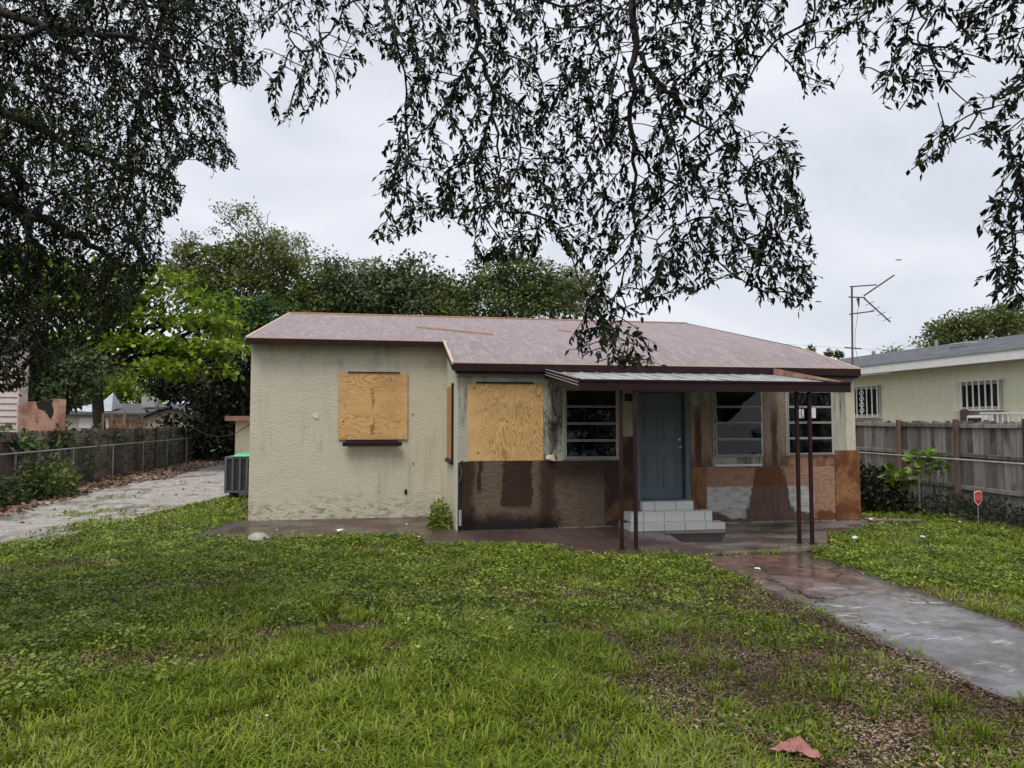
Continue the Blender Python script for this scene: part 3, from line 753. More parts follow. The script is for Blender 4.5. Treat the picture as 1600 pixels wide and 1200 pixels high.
# windows: an aluminium frame and four hinged panes, each its own piece
def window(key, tilt, light):
    x0, x1, z0, z1 = WIN[key]
    w = MB(); y0, y1 = YM - 0.035, YM + 0.10; t = 0.030
    w.box(x0 - 0.01, x0 + t, y0, y1, z0, z1); w.box(x1 - t, x1 + 0.01, y0, y1, z0, z1)
    w.box(x0 + t, x1 - t, y0, y1, z0, z0 + t); w.box(x0 + t, x1 - t, y0, y1, z1 - t, z1)
    mat = 'aluminium_light' if light else 'aluminium'
    win = w.build('window', mat, house, 0.004)
    n = 4; hh = (z1 - z0 - 2 * t) / n
    for i in range(n):
        zt = z1 - t - i * hh - 0.004; h = hh - 0.008
        a = R(tilt * (0.6 + 0.4 * random.random()))
        s, c = math.sin(a), math.cos(a); b = 0.015
        def q(x, k, dy): return (x, y0 - 0.012 - s * k * h + dy * c, zt - c * k * h + dy * -s * 0)
        xa, xb = x0 + t + 0.004, x1 - t - 0.004
        p = MB().hexa([q(xa, 1, 0.008), q(xb, 1, 0.008), q(xb, 1, 0.014), q(xa, 1, 0.014), q(xa, 0, 0.008), q(xb, 0, 0.008), q(xb, 0, 0.014), q(xa, 0, 0.014)])
        p.build('pane', 'window_glass', win)
        f = MB(); kb = b / h
        for (ua, ub, ka, kb2) in ((xa - 0.004, xa + b, 0, 1), (xb - b, xb + 0.004, 0, 1), (xa + b, xb - b, 0, kb), (xa + b, xb - b, 1 - kb, 1)):
            f.hexa([q(ua, kb2, -0.006), q(ub, kb2, -0.006), q(ub, kb2, 0.02), q(ua, kb2, 0.02), q(ua, ka, -0.006), q(ub, ka, -0.006), q(ub, ka, 0.02), q(ua, ka, 0.02)])
        f.build('pane_frame', mat, win, 0.002)
    return win
wa = window('a', 3.5, False); wb = window('b', 9, True); wc = window('c', 1.5, True)
# what shows behind the panes
for (xa, xb) in ((7.90, 8.03), (8.07, 8.14), (8.17, 8.30)):
    MB().box(xa, xb, YM + 0.16, YM + 0.17, 1.4, 2.56).build('curtain', 'curtain', wc)
MB().box(8.06, 8.19, YM - 0.075, YM - 0.071, 2.06, 2.24).build('notice', 'paper', wc)
MB().box(8.31, 8.45, YM - 0.075, YM - 0.071, 2.06, 2.26).build('notice', 'paper', wc)
MB().tube([(8.22, YM - 0.09, 2.55), (8.14, YM - 0.10, 2.3), (8.11, YM - 0.10, 2.15), (8.17, YM - 0.10, 2.04), (8.26, YM - 0.10, 1.94)], 0.008, 5).build('cable', 'black_gap', wc)

# door
def door():
    x0, x1, z0, z1 = DOOR; y = YM + 0.06
    fr = MB(); fr.box(x0 - 0.03, x0 + 0.045, YM - 0.04, YM + 0.14, z0 - 0.03, z1 + 0.03); fr.box(x1 - 0.06, x1 + 0.03, YM - 0.04, YM + 0.14, z0 - 0.03, z1 + 0.03)
    fr.box(x0 + 0.045, x1 - 0.06, YM - 0.04, YM + 0.14, z1 - 0.02, z1 + 0.03); fr.box(x0 + 0.045, x1 - 0.06, YM - 0.03, YM + 0.14, z0 - 0.03, z0 + 0.012)
    d = MB(); xa, xb = x0 + 0.05, x1 - 0.085
    d.box(xa, xb, y, y + 0.04, z0 + 0.015, z1 - 0.03)
    D = d.build('door', 'door_paint', house, 0.004)
    fr.build('door_frame', 'door_paint', D, 0.004)
    w = xb - xa
    for (zz0, zz1) in ((0.20, 0.90), (1.10, 1.62), (1.70, 1.95)):
        for k in (0, 1):
            pa = xa + 0.12 + k * (w - 0.24 + 0.0) / 2 + (0.045 if k else 0); pb = pa + (w - 0.24) / 2 - 0.045
            f = MB(); g = 0.02
            a, b, c, e = pa, pb, z0 + zz0, z0 + zz1
            f.box(a, b, y - 0.014, y - 0.0005, c, c + g); f.box(a, b, y - 0.014, y - 0.0005, e - g, e); f.box(a, a + g, y - 0.014, y - 0.0005, c + g, e - g); f.box(b - g, b, y - 0.014, y - 0.0005, c + g, e - g)
            f.box(a + 0.05, b - 0.05, y - 0.005, y - 0.0005, c + 0.05, e - 0.05)
            f.build('door_panel', 'door_paint', D, 0.003)
    kx = xb - 0.065
    k = MB(); k.tube([(kx, y, z0 + 1.0), (kx, y - 0.012, z0 + 1.0)], 0.032, 14); k.tube([(kx, y - 0.012, z0 + 1.0), (kx, y - 0.035, z0 + 1.0), (kx, y - 0.05, z0 + 1.0), (kx, y - 0.068, z0 + 1.0)], [0.012, 0.014, 0.03, 0.022], 14)
    k.build('door_knob', 'brass', D, smooth=True)
    MB().tube([(kx, y, z0 + 1.15), (kx, y - 0.016, z0 + 1.15)], [0.03, 0.026], 14).build('deadbolt', 'brass', D)
door()

# boards nailed over openings and the torn lower wall, each board a piece
def board(x0, x1, z0, z1, mat, y=YM, th=0.016, lab=None, skew=0.0):
    p = [(x0, y - th, z0), (x1, y - th, z0), (x1, y - 0.001, z0), (x0, y - 0.001, z0), (x0 + skew, y - th, z1), (x1 + skew, y - th, z1), (x1 + skew, y - 0.001, z1), (x0 + skew, y - 0.001, z1)]
    o = MB().hexa(p).build('plywood_board', mat, house, 0.002)
    if lab: o['label'] = lab
    return o
bw = board(-0.92, 0.485, 1.62, 2.995, 'ply_new', y=YW - 0.022, lab='square of new plywood with black stamp over the wing window')
board(1.50, 2.915, 1.275, 2.69, 'ply_new_vertical', lab='square of new plywood with upright grain left of the dark window')
strip_along((1.66, YM - 0.02, 2.722), (2.73, YM - 0.02, 2.722), 0.02, 0.028, 'window_head', 'maroon')
strip_along((-0.74, YW - 0.03, 3.02), (0.32, YW - 0.03, 3.02), 0.03, 0.022, 'window_head', 'maroon')
strip_along((-0.76, YW - 0.04, 1.62), (0.29, YW - 0.04, 1.62), 0.04, 0.05, 'window_sill', 'black_gap')
strip_along((-0.82, YW - 0.09, 1.575), (0.37, YW - 0.09, 1.575), 0.09, 0.085, 'window_sill', 'maroon', bevel=0.006)
# side window board on the wall that faces left
MB().hexa([(XS - 0.046, 13.50, 1.26), (XS - 0.046, 14.62, 1.26), (XS - 0.022, 14.62, 1.26), (XS - 0.022, 13.50, 1.26), (XS - 0.046, 13.50, 2.68), (XS - 0.046, 14.62, 2.68), (XS - 0.022, 14.62, 2.68), (XS - 0.022, 13.50, 2.68)]).build('plywood_board', 'ply_side', house, 0.002)
MB().box(XS - 0.06, XS - 0.022, 13.42, 13.495, 1.2, 2.72).build('window_trim', 'black_gap', house)
MB().box(XS - 0.08, XS - 0.022, 13.45, 14.65, 1.18, 1.25).build('window_sill', 'maroon', house)
# ink stamp on the wing board: rows of print, too small to read
def stamp():
    mb = MB(); y = YW - 0.022 - 0.0175
    rs = random.Random(3)
    def rows(za, zb, xa, xb, dens):
        z = za
        while z < zb:
            x = xa
            while x < xb:
                w = rs.uniform(0.008, 0.03)
                if rs.random() < dens: mb.add([(x, y, z), (min(x + w, xb), y, z), (min(x + w, xb), y, z + 0.011), (x, y, z + 0.011)], [(0, 1, 2, 3)])
                x += w + rs.uniform(0.003, 0.012)
            z += 0.018
    rows(1.72, 1.93, -0.275, -0.18, 0.9); rows(1.94, 2.06, -0.215, -0.185, 0.8); rows(2.22, 2.36, -0.26, -0.19, 0.55)
    rows(2.37, 2.46, -0.25, -0.185, 0.95); rows(2.47, 2.68, -0.27, -0.20, 0.6)
    return mb
stamp().build('printed_stamp', 'ink', bw)
# left of the door: two burnt sheets, a strip and a narrow board
board(1.42, 2.98, 0.03, 1.265, 'ply_burnt', lab='wet dark plywood sheet blackened at the foot, left of the porch')
board(2.985, 4.09, 0.05, 1.262, 'ply_burnt', lab='dark brown plywood sheet under the dark window')
board(4.095, 4.40, 0.05, 1.262, 'board_brown', th=0.02)
board(4.405, 4.715, 0.30, 1.71, 'board_brown', th=0.017)
MB().hexa([(1.33, YM - 0.012, 0.02), (1.415, YM - 0.012, 0.02), (1.415, YM - 0.001, 0.02), (1.33, YM - 0.001, 0.02), (1.335, YM - 0.012, 1.24), (1.415, YM - 0.012, 1.29), (1.415, YM - 0.001, 1.29), (1.335, YM - 0.001, 1.24)]).build('gap_shade_sheet', 'black_gap', house)  # black sheet on the wall, painted as the darkness inside the gap
MB().tube([(1.37, YM - 0.05, 0.12), (1.372, YM - 0.05, 0.40)], 0.028, 8).build('pipe_stub', 'aluminium', house)
MB().tube([(1.36, YM - 0.03, 1.22), (1.40, YM - 0.05, 1.05), (1.35, YM - 0.04, 0.9)], 0.006, 5).build('cable', 'wire', house)
# right of the door
board(5.815, 6.27, 1.115, 2.30, 'plank_rust_left', th=0.014)
board(5.83, 6.125, 0.30, 1.11, 'board_orange', th=0.018)
board(7.345, 7.815, 1.115, 2.70, 'plank_rust_mid', th=0.02, lab='weathered plank with dark rust run between the two right windows')
board(6.14, 8.875, 0.055, 1.105, 'ply_painted', th=0.017, lab='low plywood sheet with peeling grey paint and a brown wet mark')
board(7.83, 8.88, 1.112, 1.315, 'ply_pink', th=0.015)
board(8.885, 9.43, 0.04, 1.415, 'board_orange', th=0.03, lab='orange plywood plank at the right corner of the house')
MB().box(XR + 0.002, XR + 0.03, YM - 0.029, 13.3, 0.04, 1.41).build('plywood_board', 'board_orange', house)
strip_along((6.30, YM - 0.028, 1.165), (7.28, YM - 0.028, 1.165), 0.028, 0.042, 'window_sill', 'white_paint')
MB().hexa([(2.95, YM - 0.10, 1.30), (3.14, YM - 0.09, 1.25), (3.12, YM - 0.02, 1.25), (2.95, YM - 0.02, 1.29), (2.96, YM - 0.06, 1.37), (3.10, YM - 0.07, 1.38), (3.10, YM - 0.02, 1.38), (2.96, YM - 0.02, 1.36)]).build('torn_foam', 'drip_tan', house, 0.01)
MB().box(4.56, 4.68, YM - 0.018, YM - 0.001, 1.845, 1.875).build('house_number_plate', 'aluminium_light', house)
MB().box(4.50, 4.62, YM - 0.10, YM - 0.001, 2.38, 2.52).build('porch_light', 'black_gap', house, 0.01)
# patches of missing plaster on the wing
for (x, z, w, h, m) in ((-1.37, 2.1, 0.13, 0.10, 'white_paint'), (0.60, 2.13, 0.02, 0.06, 'black_gap'), (0.61, 1.12, 0.035, 0.05, 'black_gap'), (0.465, 0.53, 0.075, 0.15, 'black_gap'), (0.47, 0.48, 0.04, 0.05, 'white_paint')):
    k = 9; pts = [(x + w * 0.5 * math.cos(6.283 * i / k) * random.uniform(.6, 1.1), z + h * 0.5 * math.sin(6.283 * i / k) * random.uniform(.6, 1.1)) for i in range(k)]
    MB().add([(a, YW - 0.013, b) for a, b in pts] + [(a, YW + 0.02, b) for a, b in pts], [tuple(range(k - 1, -1, -1))] + [(i, (i + 1) % k, k + (i + 1) % k, k + i) for i in range(k)]).build('plaster_patch', m, house)

# awning over the porch: ribbed pans, a fascia, side gutters, four posts
AX0, AX1, AY0, AY1, AZ0, AZ1 = 2.93, 7.53, 10.45, 12.86, 2.635, 2.955
awn = MB().box(AX0 + 0.03, AX1 - 0.03, 12.80, 12.87, AZ1 - 0.14, AZ1 - 0.035).build('awning', 'maroon', house)
npan = 15; pw = (AX1 - AX0 - 0.06) / npan
pan = MB()
pan.hexa([(0, AY0 + 0.03, AZ0 - 0.04), (pw, AY0 + 0.03, AZ0 - 0.04), (pw, AY1, AZ1 - 0.04), (0, AY1, AZ1 - 0.04), (0, AY0 + 0.03, AZ0 - 0.034), (pw, AY0 + 0.03, AZ0 - 0.034), (pw, AY1, AZ1 - 0.034), (0, AY1, AZ1 - 0.034)])
pan.hexa([(0, AY0 + 0.031, AZ0 - 0.0335), (0.03, AY0 + 0.031, AZ0 - 0.0335), (0.03, AY1 - 0.001, AZ1 - 0.0335), (0, AY1 - 0.001, AZ1 - 0.0335), (0.006, AY0 + 0.031, AZ0 - 0.02), (0.022, AY0 + 0.031, AZ0 - 0.02), (0.022, AY1 - 0.001, AZ1 - 0.02), (0.006, AY1 - 0.001, AZ1 - 0.02)])
panm = pan.mesh('awning_pan')
for i in range(npan):
    put('awning_pan', panm, 'awning_metal', awn, loc=(AX0 + 0.03 + i * pw, 0, 0))
ff = MB(); ff.box(AX0, AX1, AY0, AY0 + 0.028, AZ0 - 0.165, AZ0 + 0.004); ff.box(AX0, AX1, AY0 - 0.018, AY0 - 0.0005, AZ0 - 0.03, AZ0 + 0.007)
ff.build('awning_fascia', 'maroon', awn, 0.004)
for xs, sgn in ((AX0, 1), (AX1 - 0.03, -1)):
    g = MB()
    for (za, zb, out) in ((-0.165, -0.09, 0.0), (-0.088, -0.04, 0.012), (-0.038, 0.0, 0.0), (0.002, 0.02, 0.016)):
        xa, xb = (xs - out, xs + 0.029) if sgn > 0 else (xs, xs + 0.03 + out)
        g.hexa([(xa, AY0 + 0.03, AZ0 + za), (xb, AY0 + 0.03, AZ0 + za), (xb, AY1 - 0.03, AZ1 + za), (xa, AY1 - 0.03, AZ1 + za), (xa, AY0 + 0.03, AZ0 + zb), (xb, AY0 + 0.03, AZ0 + zb), (xb, AY1 - 0.03, AZ1 + zb), (xa, AY1 - 0.03, AZ1 + zb)])
    g.build('side_gutter', 'maroon', awn, 0.003)
for k in (0.012, -0.04, -0.088):
    strip_along((AX0 - 0.0165, AY0 + 0.03, AZ0 + k + 0.010), (AX0 - 0.0165, AY1 - 0.03, AZ1 + k + 0.010), 0.004, 0.012, 'gutter_edge', 'aluminium_light', awn)
MB().hexa([(AX1 - 0.045, AY0 + 0.1, AZ0), (AX1 - 0.031, AY0 + 0.1, AZ0), (AX1 - 0.031, AY1, AZ1 - 0.03), (AX1 - 0.045, AY1, AZ1 - 0.03), (AX1 - 0.045, AY0 + 0.1, AZ0 + 0.01), (AX1 - 0.031, AY0 + 0.1, AZ0 + 0.01), (AX1 - 0.031, AY1, AZ1 + 0.10), (AX1 - 0.045, AY1, AZ1 + 0.10)]).build('side_flashing', 'rust_panel', awn)
def awn_z(y): return AZ0 + (AZ1 - AZ0) * (y - AY0) / (AY1 - AY0) - 0.05
for (x, y) in ((3.65, 10.64), (3.84, 10.53), (6.68, 10.66), (6.85, 10.57)):
    p = MB(); h = 0.026; p.box(x - h, x + h, y - h, y + h, 0.019, awn_z(y)); 
    po = p.build('post', 'maroon_post', awn, 0.004)
    MB().box(x - 0.05, x + 0.05, y - 0.05, y + 0.05, 0.019, 0.026).build('base_plate', 'maroon_post', po)

# tiled steps: a block and its tiles
def steps():
    st = MB(); lv = [(4.36, 6.18, 12.22, 0.145), (4.46, 6.06, 12.50, 0.325), (4.78, 5.80, 12.74, 0.485)]
    for (a, b, y, z) in lv: st.box(a + 0.008, b - 0.008, y + 0.008, YM - 0.022, 0.0, z - 0.008)
    S = st.build('steps', 'grout', house)
    z0 = 0.02
    for j, (a, b, y, z) in enumerate(lv):
        n = 6 if j < 2 else 3; off = (0.15 if j == 1 else 0.0)
        cuts = [a]; w = 0.40 if j < 2 else 0.42; x = a + (0.24 if j != 1 else 0.25)
        while x < b - 0.08: cuts.append(x); x += w
        cuts.append(b); g = 0.005
        yn = lv[j + 1][2] if j < 2 else YM - 0.025
        for p, q in zip(cuts, cuts[1:]):
            MB().box(p + g, q - g, y, y + 0.010, z0 + g, z - 0.006).build('tile', 'tile', S, 0.0015)
            MB().box(p + g, q - g, y + 0.004, yn, z - 0.0055, z + 0.003).build('tile', 'tile', S, 0.0015)
        MB().box(a, a + 0.0075, y + 0.012, YM - 0.03, z0 + g, z - 0.008).build('tile', 'tile', S)
        MB().box(b - 0.0075, b, y + 0.012, YM - 0.03, z0 + g, z - 0.008).build('tile', 'tile', S)
        z0 = z
steps()

# things on and against the house
tag(MB().hexa([(4.86, 11.10, 0.021), (5.50, 11.05, 0.021), (5.95, 11.78, 0.021), (4.95, 11.84, 0.021), (4.86, 11.10, 0.033), (5.50, 11.05, 0.033), (5.95, 11.78, 0.033), (4.95, 11.84, 0.033)]).build('doormat', 'rubber_mat'), 'flat black doormat on the wet slab below the tiled steps', 'doormat')
def on_roof(x, y): return (x, y, roof_z(y) + 0.004)
for (a, b, lab) in (((650, 505, 17.6), (770, 525, 16.2), 'long thin wooden batten lying slantwise on the red roof'), ((872, 511, 17.6), (893, 516, 17.3), 'short offcut of batten on the roof beside the hanging twigs')):
    P, Q = at_y(*a), at_y(*b)
    p = Vector(on_roof(P[0], a[2])) + Vector((0, 0, 0.03)); q = Vector(on_roof(Q[0], b[2])) + Vector((0, 0, 0.03))
    tag(strip_along(p, q, 0.04, 0.03, 'wooden_batten', 'batten_wood', None), lab, 'batten')

def antenna():
    r = empty('roof_antenna', (9.53, 13.12, 0), 'rusty television aerial with forked arms on a mast at the right corner', 'antenna')
    y = 13.12
    def P(u, v, dy=0.0): p = at_y(u, v, y + dy); return (p[0], y + dy, p[2])
    MB().tube([(9.50, y, 0.0), (9.50, y, 3.0), P(1331, 447)], 0.02, 8).build('mast', 'rusty_pipe', r)
    for a, b in (((1328, 448), (1370, 445)), ((1326, 464), (1352, 465)), ((1327, 491), (1366, 486)), ((1320, 543), (1346, 545))):
        MB().tube([P(*a), P(*b)], 0.013, 6).build('arm', 'rusty_pipe', r)
    for a, b in (((1350, 462), (1397, 430)), ((1350, 466), (1391, 503))):
        p, q = Vector(P(*a)), Vector(P(*b))
        boom = MB().tube([p, q], 0.016, 6).build('boom', 'rusty_pipe', r)
        for i in range(4):
            c = p.lerp(q, 0.22 + i * 0.22)
            MB().tube([c + Vector((0, -0.13, 0.02)), c + Vector((0, 0.13, -0.02))], 0.006, 5).build('element', 'rusty_pipe', boom)
    MB().tube([P(1340, 466), P(1341, 468), P(1342, 480)], [0.035, 0.03, 0.008], 8).build('amplifier', 'rusty_pipe', r)
    MB().tube([P(1341, 480), P(1339, 500), P(1336, 520), P(1336, 540), P(1341, 566)], 0.005, 5).build('cable', 'wire', r)
antenna()

# ================================================================== AC UNIT, SHED, NEIGHBOURS
def ac_unit():
    x0, x1, y0, y1, z0, z1 = -4.03, -3.15, 19.4, 20.2, 0.15, 1.08
    r = empty('air_conditioner', (-3.6, 19.8, 0), 'grey louvred air conditioner standing behind the left corner of the house', 'air conditioner')
    MB().box(x0 + 0.03, x1 - 0.03, y0 + 0.03, y1 - 0.03, z0 + 0.03, z1 - 0.02).build('coil', 'ac_dark', r)
    c = MB(); c.box(x0, x1, y0, y1, z1 - 0.06, z1); c.box(x0, x1, y0, y1, z0, z0 + 0.05)
    for xx in (x0, x1 - 0.06):
        for yy in (y0, y1 - 0.06): c.box(xx, xx + 0.06, yy, yy + 0.06, z0 + 0.05, z1 - 0.06)
    c.build('casing', 'ac_grey', r, 0.006)
    for i in range(4):
        x = x0 + 0.06 + (i + 0.5) * (x1 - x0 - 0.12) / 4.4
        MB().box(x + 0.03, x + 0.085, y0 - 0.004, y0 + 0.02, z0 + 0.05, z1 - 0.06).build('grille_bar', 'ac_grey', r, 0.004)
    for i in range(3):
        y = y0 + 0.15 + i * 0.2
        MB().box(x0 - 0.004, x0 + 0.02, y, y + 0.055, z0 + 0.05, z1 - 0.06).build('grille_bar', 'ac_grey', r, 0.004)
    for xx in (x0 + 0.12, x1 - 0.2):
        MB().box(xx, xx + 0.10, y0 + 0.05, y1 - 0.05, 0.0, z0 - 0.001).build('foot', 'ac_dark', r)
    lid = MB().add([(-3.86, 19.36, 1.085), (-3.2, 19.38, 1.085), (-3.2, 20.05, 1.085), (-3.8, 20.1, 1.085), (-3.74, 19.45, 1.16), (-3.1, 19.42, 1.14), (-3.15, 19.9, 1.15), (-3.6, 19.95, 1.19)],
                   [(3, 2, 1, 0), (4, 5, 6, 7), (0, 1, 5, 4), (1, 2, 6, 5), (2, 3, 7, 6), (3, 0, 4, 7)]).build('plastic_lid', 'green_plastic', bevel=0.01)
    tag(lid, 'sea green plastic lid lying on top of the air conditioner', 'lid')
ac_unit()
def shed():
    r = empty('garden_shed', (-4.6, 31, 0), 'small cream shed with flat red roof edge behind the air conditioner', 'shed')
    MB().box(-5.85, -3.0, 30.0, 33.0, -0.05, 2.0).build('wall', 'cream_wall', r)
    MB().box(-6.2, -2.8, 29.7, 33.3, 2.005, 2.2).build('roof', 'far_roof_red', r, 0.01)
    MB().box(-4.9, -4.1, 29.96, 29.997, 0.1, 1.9).build('door', 'old_plank', r)
shed()
tag(MB().tube([(-7.2, 29.0, 1.75), (-6.2, 26.5, 1.55), (-5.2, 24.0, 1.50), (-4.2, 21.5, 1.62), (-3.3, 18.5, 1.9), (XL - 0.02, 16.5, 2.35)], 0.011, 5).build('sagging_cable', 'black_gap'), 'thin black cable sagging from the house corner past the shed', 'cable')

def siding_house():
    r = empty('clapboard_house', (-14, 24, 0), 'pale pink clapboard house at the left edge behind the wooden fence', 'house')
    xa, xb, y0 = -17.5, -11.0, 24.0
    MB().box(xa, xb, y0 + 0.03, y0 + 0.5, -0.05, 4.3).build('wall', 'siding_paint', r)
    n = 22; h = 4.3 / n
    m = MB().hexa([(xa, -0.035, 0), (xb, -0.035, 0), (xb, 0.029, 0), (xa, 0.029, 0), (xa, 0.0, h - 0.006), (xb, 0.0, h - 0.006), (xb, 0.029, h - 0.006), (xa, 0.029, h - 0.006)]).mesh('clapboard')
    for i in range(n): put('clapboard', m, 'siding_paint', r, loc=(0, y0, i * h))
    MB().box(xb + 0.002, xb + 0.05, y0 - 0.05, y0 + 0.5, -0.05, 4.3).build('corner_board', 'siding_paint', r)
    MB().add([(xa - .3, y0 - .4, 4.3), (xb + .2, y0 - .4, 4.3), (xb + .2, y0 + 2.0, 4.3), (xa - .3, y0 + 2.0, 4.3), (xa - .3, y0 + .8, 4.9), (xb + .2, y0 + .8, 4.9)], [(3, 2, 1, 0), (0, 1, 5, 4), (1, 2, 5), (2, 3, 4, 5), (3, 0, 4)]).build('roof', 'far_roof', r)
siding_house()
pl = MB()
pts = [(28, 673), (101, 673), (103, 624), (84, 623), (60, 628), (46, 627), (28, 634)]
pts = [(at_y(u, v, 23.6)[0], at_y(u, v, 23.6)[2]) for u, v in pts]
n = len(pts)
pl.add([(x, 23.6, z) for x, z in pts] + [(x, 23.63, z) for x, z in pts], [tuple(range(n)), tuple(range(2 * n - 1, n - 1, -1))] + [(i, n + i, n + (i + 1) % n, (i + 1) % n) for i in range(n)])
for u in (36, 94): pl.tube([(at_y(u, 650, 23.68)[0], 23.68, 0), (at_y(u, 650, 23.68)[0], 23.68, 2.1)], 0.04, 6)
scr = pl.build('plywood_screen', 'rust_panel')
hole = [(at_y(u, v, 23.6)[0], at_y(u, v, 23.6)[2]) for u, v in ((56, 629), (60, 639), (70, 642), (76, 651), (79, 656), (83, 648), (84, 640), (81, 632), (83, 624), (70, 626))]
n = len(hole)
MB().add([(x, 23.594, z) for x, z in hole] + [(x, 23.599, z) for x, z in hole], [tuple(range(n)), tuple(range(2 * n - 1, n - 1, -1))] + [(i, n + i, n + (i + 1) % n, (i + 1) % n) for i in range(n)]).build('burnt_patch', 'black_gap', scr)
tag(scr, 'reddish broken plywood screen standing above the left fence beside the clapboard house', 'screen')

def low_house():
    r = empty('low_gabled_house', (-14, 46, 0), 'low cream house with dark roof far behind the left fence', 'house')
    y0, y1 = 45.0, 52.0
    MB().box(-18.6, -13.3, y0 + 0.6, y1, -0.05, 2.35).build('wall', 'pale_wall', r)
    g = [(-13.9, -0.05), (-10.7, -0.05), (-10.7, 2.05), (-12.5, 2.75), (-13.9, 2.2)]
    k = len(g)
    MB().add([(x, y0, z) for x, z in g] + [(x, y1, z) for x, z in g], [tuple(range(k)), tuple(range(2 * k - 1, k - 1, -1))] + [(i, k + i, k + (i + 1) % k, (i + 1) % k) for i in range(k)]).build('gable_wall', 'cream_wall', r)
    for a, b in (((-10.4, 1.95), (-12.5, 2.80)), ((-12.5, 2.80), (-14.2, 2.15))):
        MB().hexa([(a[0], y0 - 0.3, a[1]), (b[0], y0 - 0.3, b[1]), (b[0], y1, b[1]), (a[0], y1, a[1]), (a[0], y0 - 0.3, a[1] + 0.12), (b[0], y0 - 0.3, b[1] + 0.12), (b[0], y1, b[1] + 0.12), (a[0], y1, a[1] + 0.12)]).build('roof', 'far_roof', r)
    MB().hexa([(-18.8, y0 + 0.2, 2.35), (-13.4, y0 + 0.2, 2.35), (-13.4, y1, 3.1), (-18.8, y1, 3.1), (-18.8, y0 + 0.2, 2.47), (-13.4, y0 + 0.2, 2.47), (-13.4, y1, 3.2), (-18.8, y1, 3.2)]).build('roof', 'far_roof', r)
    MB().box(-15.0, -14.2, y0 + 3, y0 + 3.8, 2.9, 3.55).build('rooftop_unit', 'aluminium', r)
    MB().box(-12.0, -11.3, y0 + 3, y0 + 3.6, 2.7, 3.5).build('chimney', 'far_roof', r)
    for a, b, z0, z1, m in ((-17.6, -16.0, 1.6, 2.2, 'white_paint'), (-15.9, -14.9, 1.5, 2.1, 'rust_panel'), (-14.8, -14.0, 1.5, 2.1, 'rust_panel')):
        MB().box(a, b, y0 + 0.55, y0 + 0.597, z0, z1).build('window_board', m, r)
    tp = MB().add([(-18.6, y0 + 1, 2.62), (-17.0, y0 + .6, 2.55), (-16.0, y0 + 1, 2.6), (-16.1, y0 + 3, 2.95), (-18.3, y0 + 3, 2.95), (-16.3, y0 + 2, 3.75), (-16.8, y0 + 2.2, 3.2)], [(0, 1, 6), (1, 2, 5, 6), (2, 3, 5), (3, 4, 6, 5), (4, 0, 6), (4, 3, 2, 1, 0)]).build('tarpaulin', 'tarp_white')
    tag(tp, 'pale grey tarpaulin heaped on the low roof behind the left fence', 'tarpaulin')
low_house()

def barred_window(r, x, ya, yb, z0, z1, nbars, scroll):
    w = MB(); y = 0
    w.box(x - 0.02, x + 0.05, ya, yb, z0, z0 + 0.05); w.box(x - 0.02, x + 0.05, ya, yb, z1 - 0.05, z1); w.box(x - 0.02, x + 0.05, ya, ya + 0.05, z0 + 0.05, z1 - 0.05); w.box(x - 0.02, x + 0.05, yb - 0.05, yb, z0 + 0.05, z1 - 0.05)
    W = w.build('window', 'aluminium_light', r)
    MB().box(x - 0.005, x + 0.002, ya + 0.05, yb - 0.05, z0 + 0.05, z1 - 0.05).build('pane', 'window_glass', W)
    MB().box(x + 0.004, x + 0.02, ya + 0.05, yb - 0.05, z0 + 0.05, z1 - 0.05).build('room_dark_panel', 'ac_grey', W)  # flat grey panel whose tone stands for the dim room behind the glass
    bx = x - 0.14
    for i in range(nbars + 1):
        yy = ya - 0.04 + (yb - ya + 0.08) * i / nbars
        MB().box(bx - 0.012, bx + 0.012, yy - 0.014, yy + 0.014, z0 - 0.04, z1 + 0.04).build('window_bar', 'white_trim', W)
    for zz in (z0 - 0.05, z1 + 0.04):
        MB().box(x - 0.155, x - 0.021, ya - 0.06, yb + 0.06, zz, zz + 0.03).build('bar_rail', 'white_trim', W)
    if scroll:
        ym = (ya + yb) / 2; s = []
        for i in range(25):
            t = i / 24; s.append((bx, ym + 0.09 * math.sin(t * 12.56), z0 + 0.08 + t * (z1 - z0 - 0.16)))
        MB().tube(s, 0.014, 5).build('bar_scroll', 'white_trim', W)
        MB().tube([(q[0], 2 * ym - q[1], q[2]) for q in s], 0.014, 5).build('bar_scroll', 'white_trim', W)
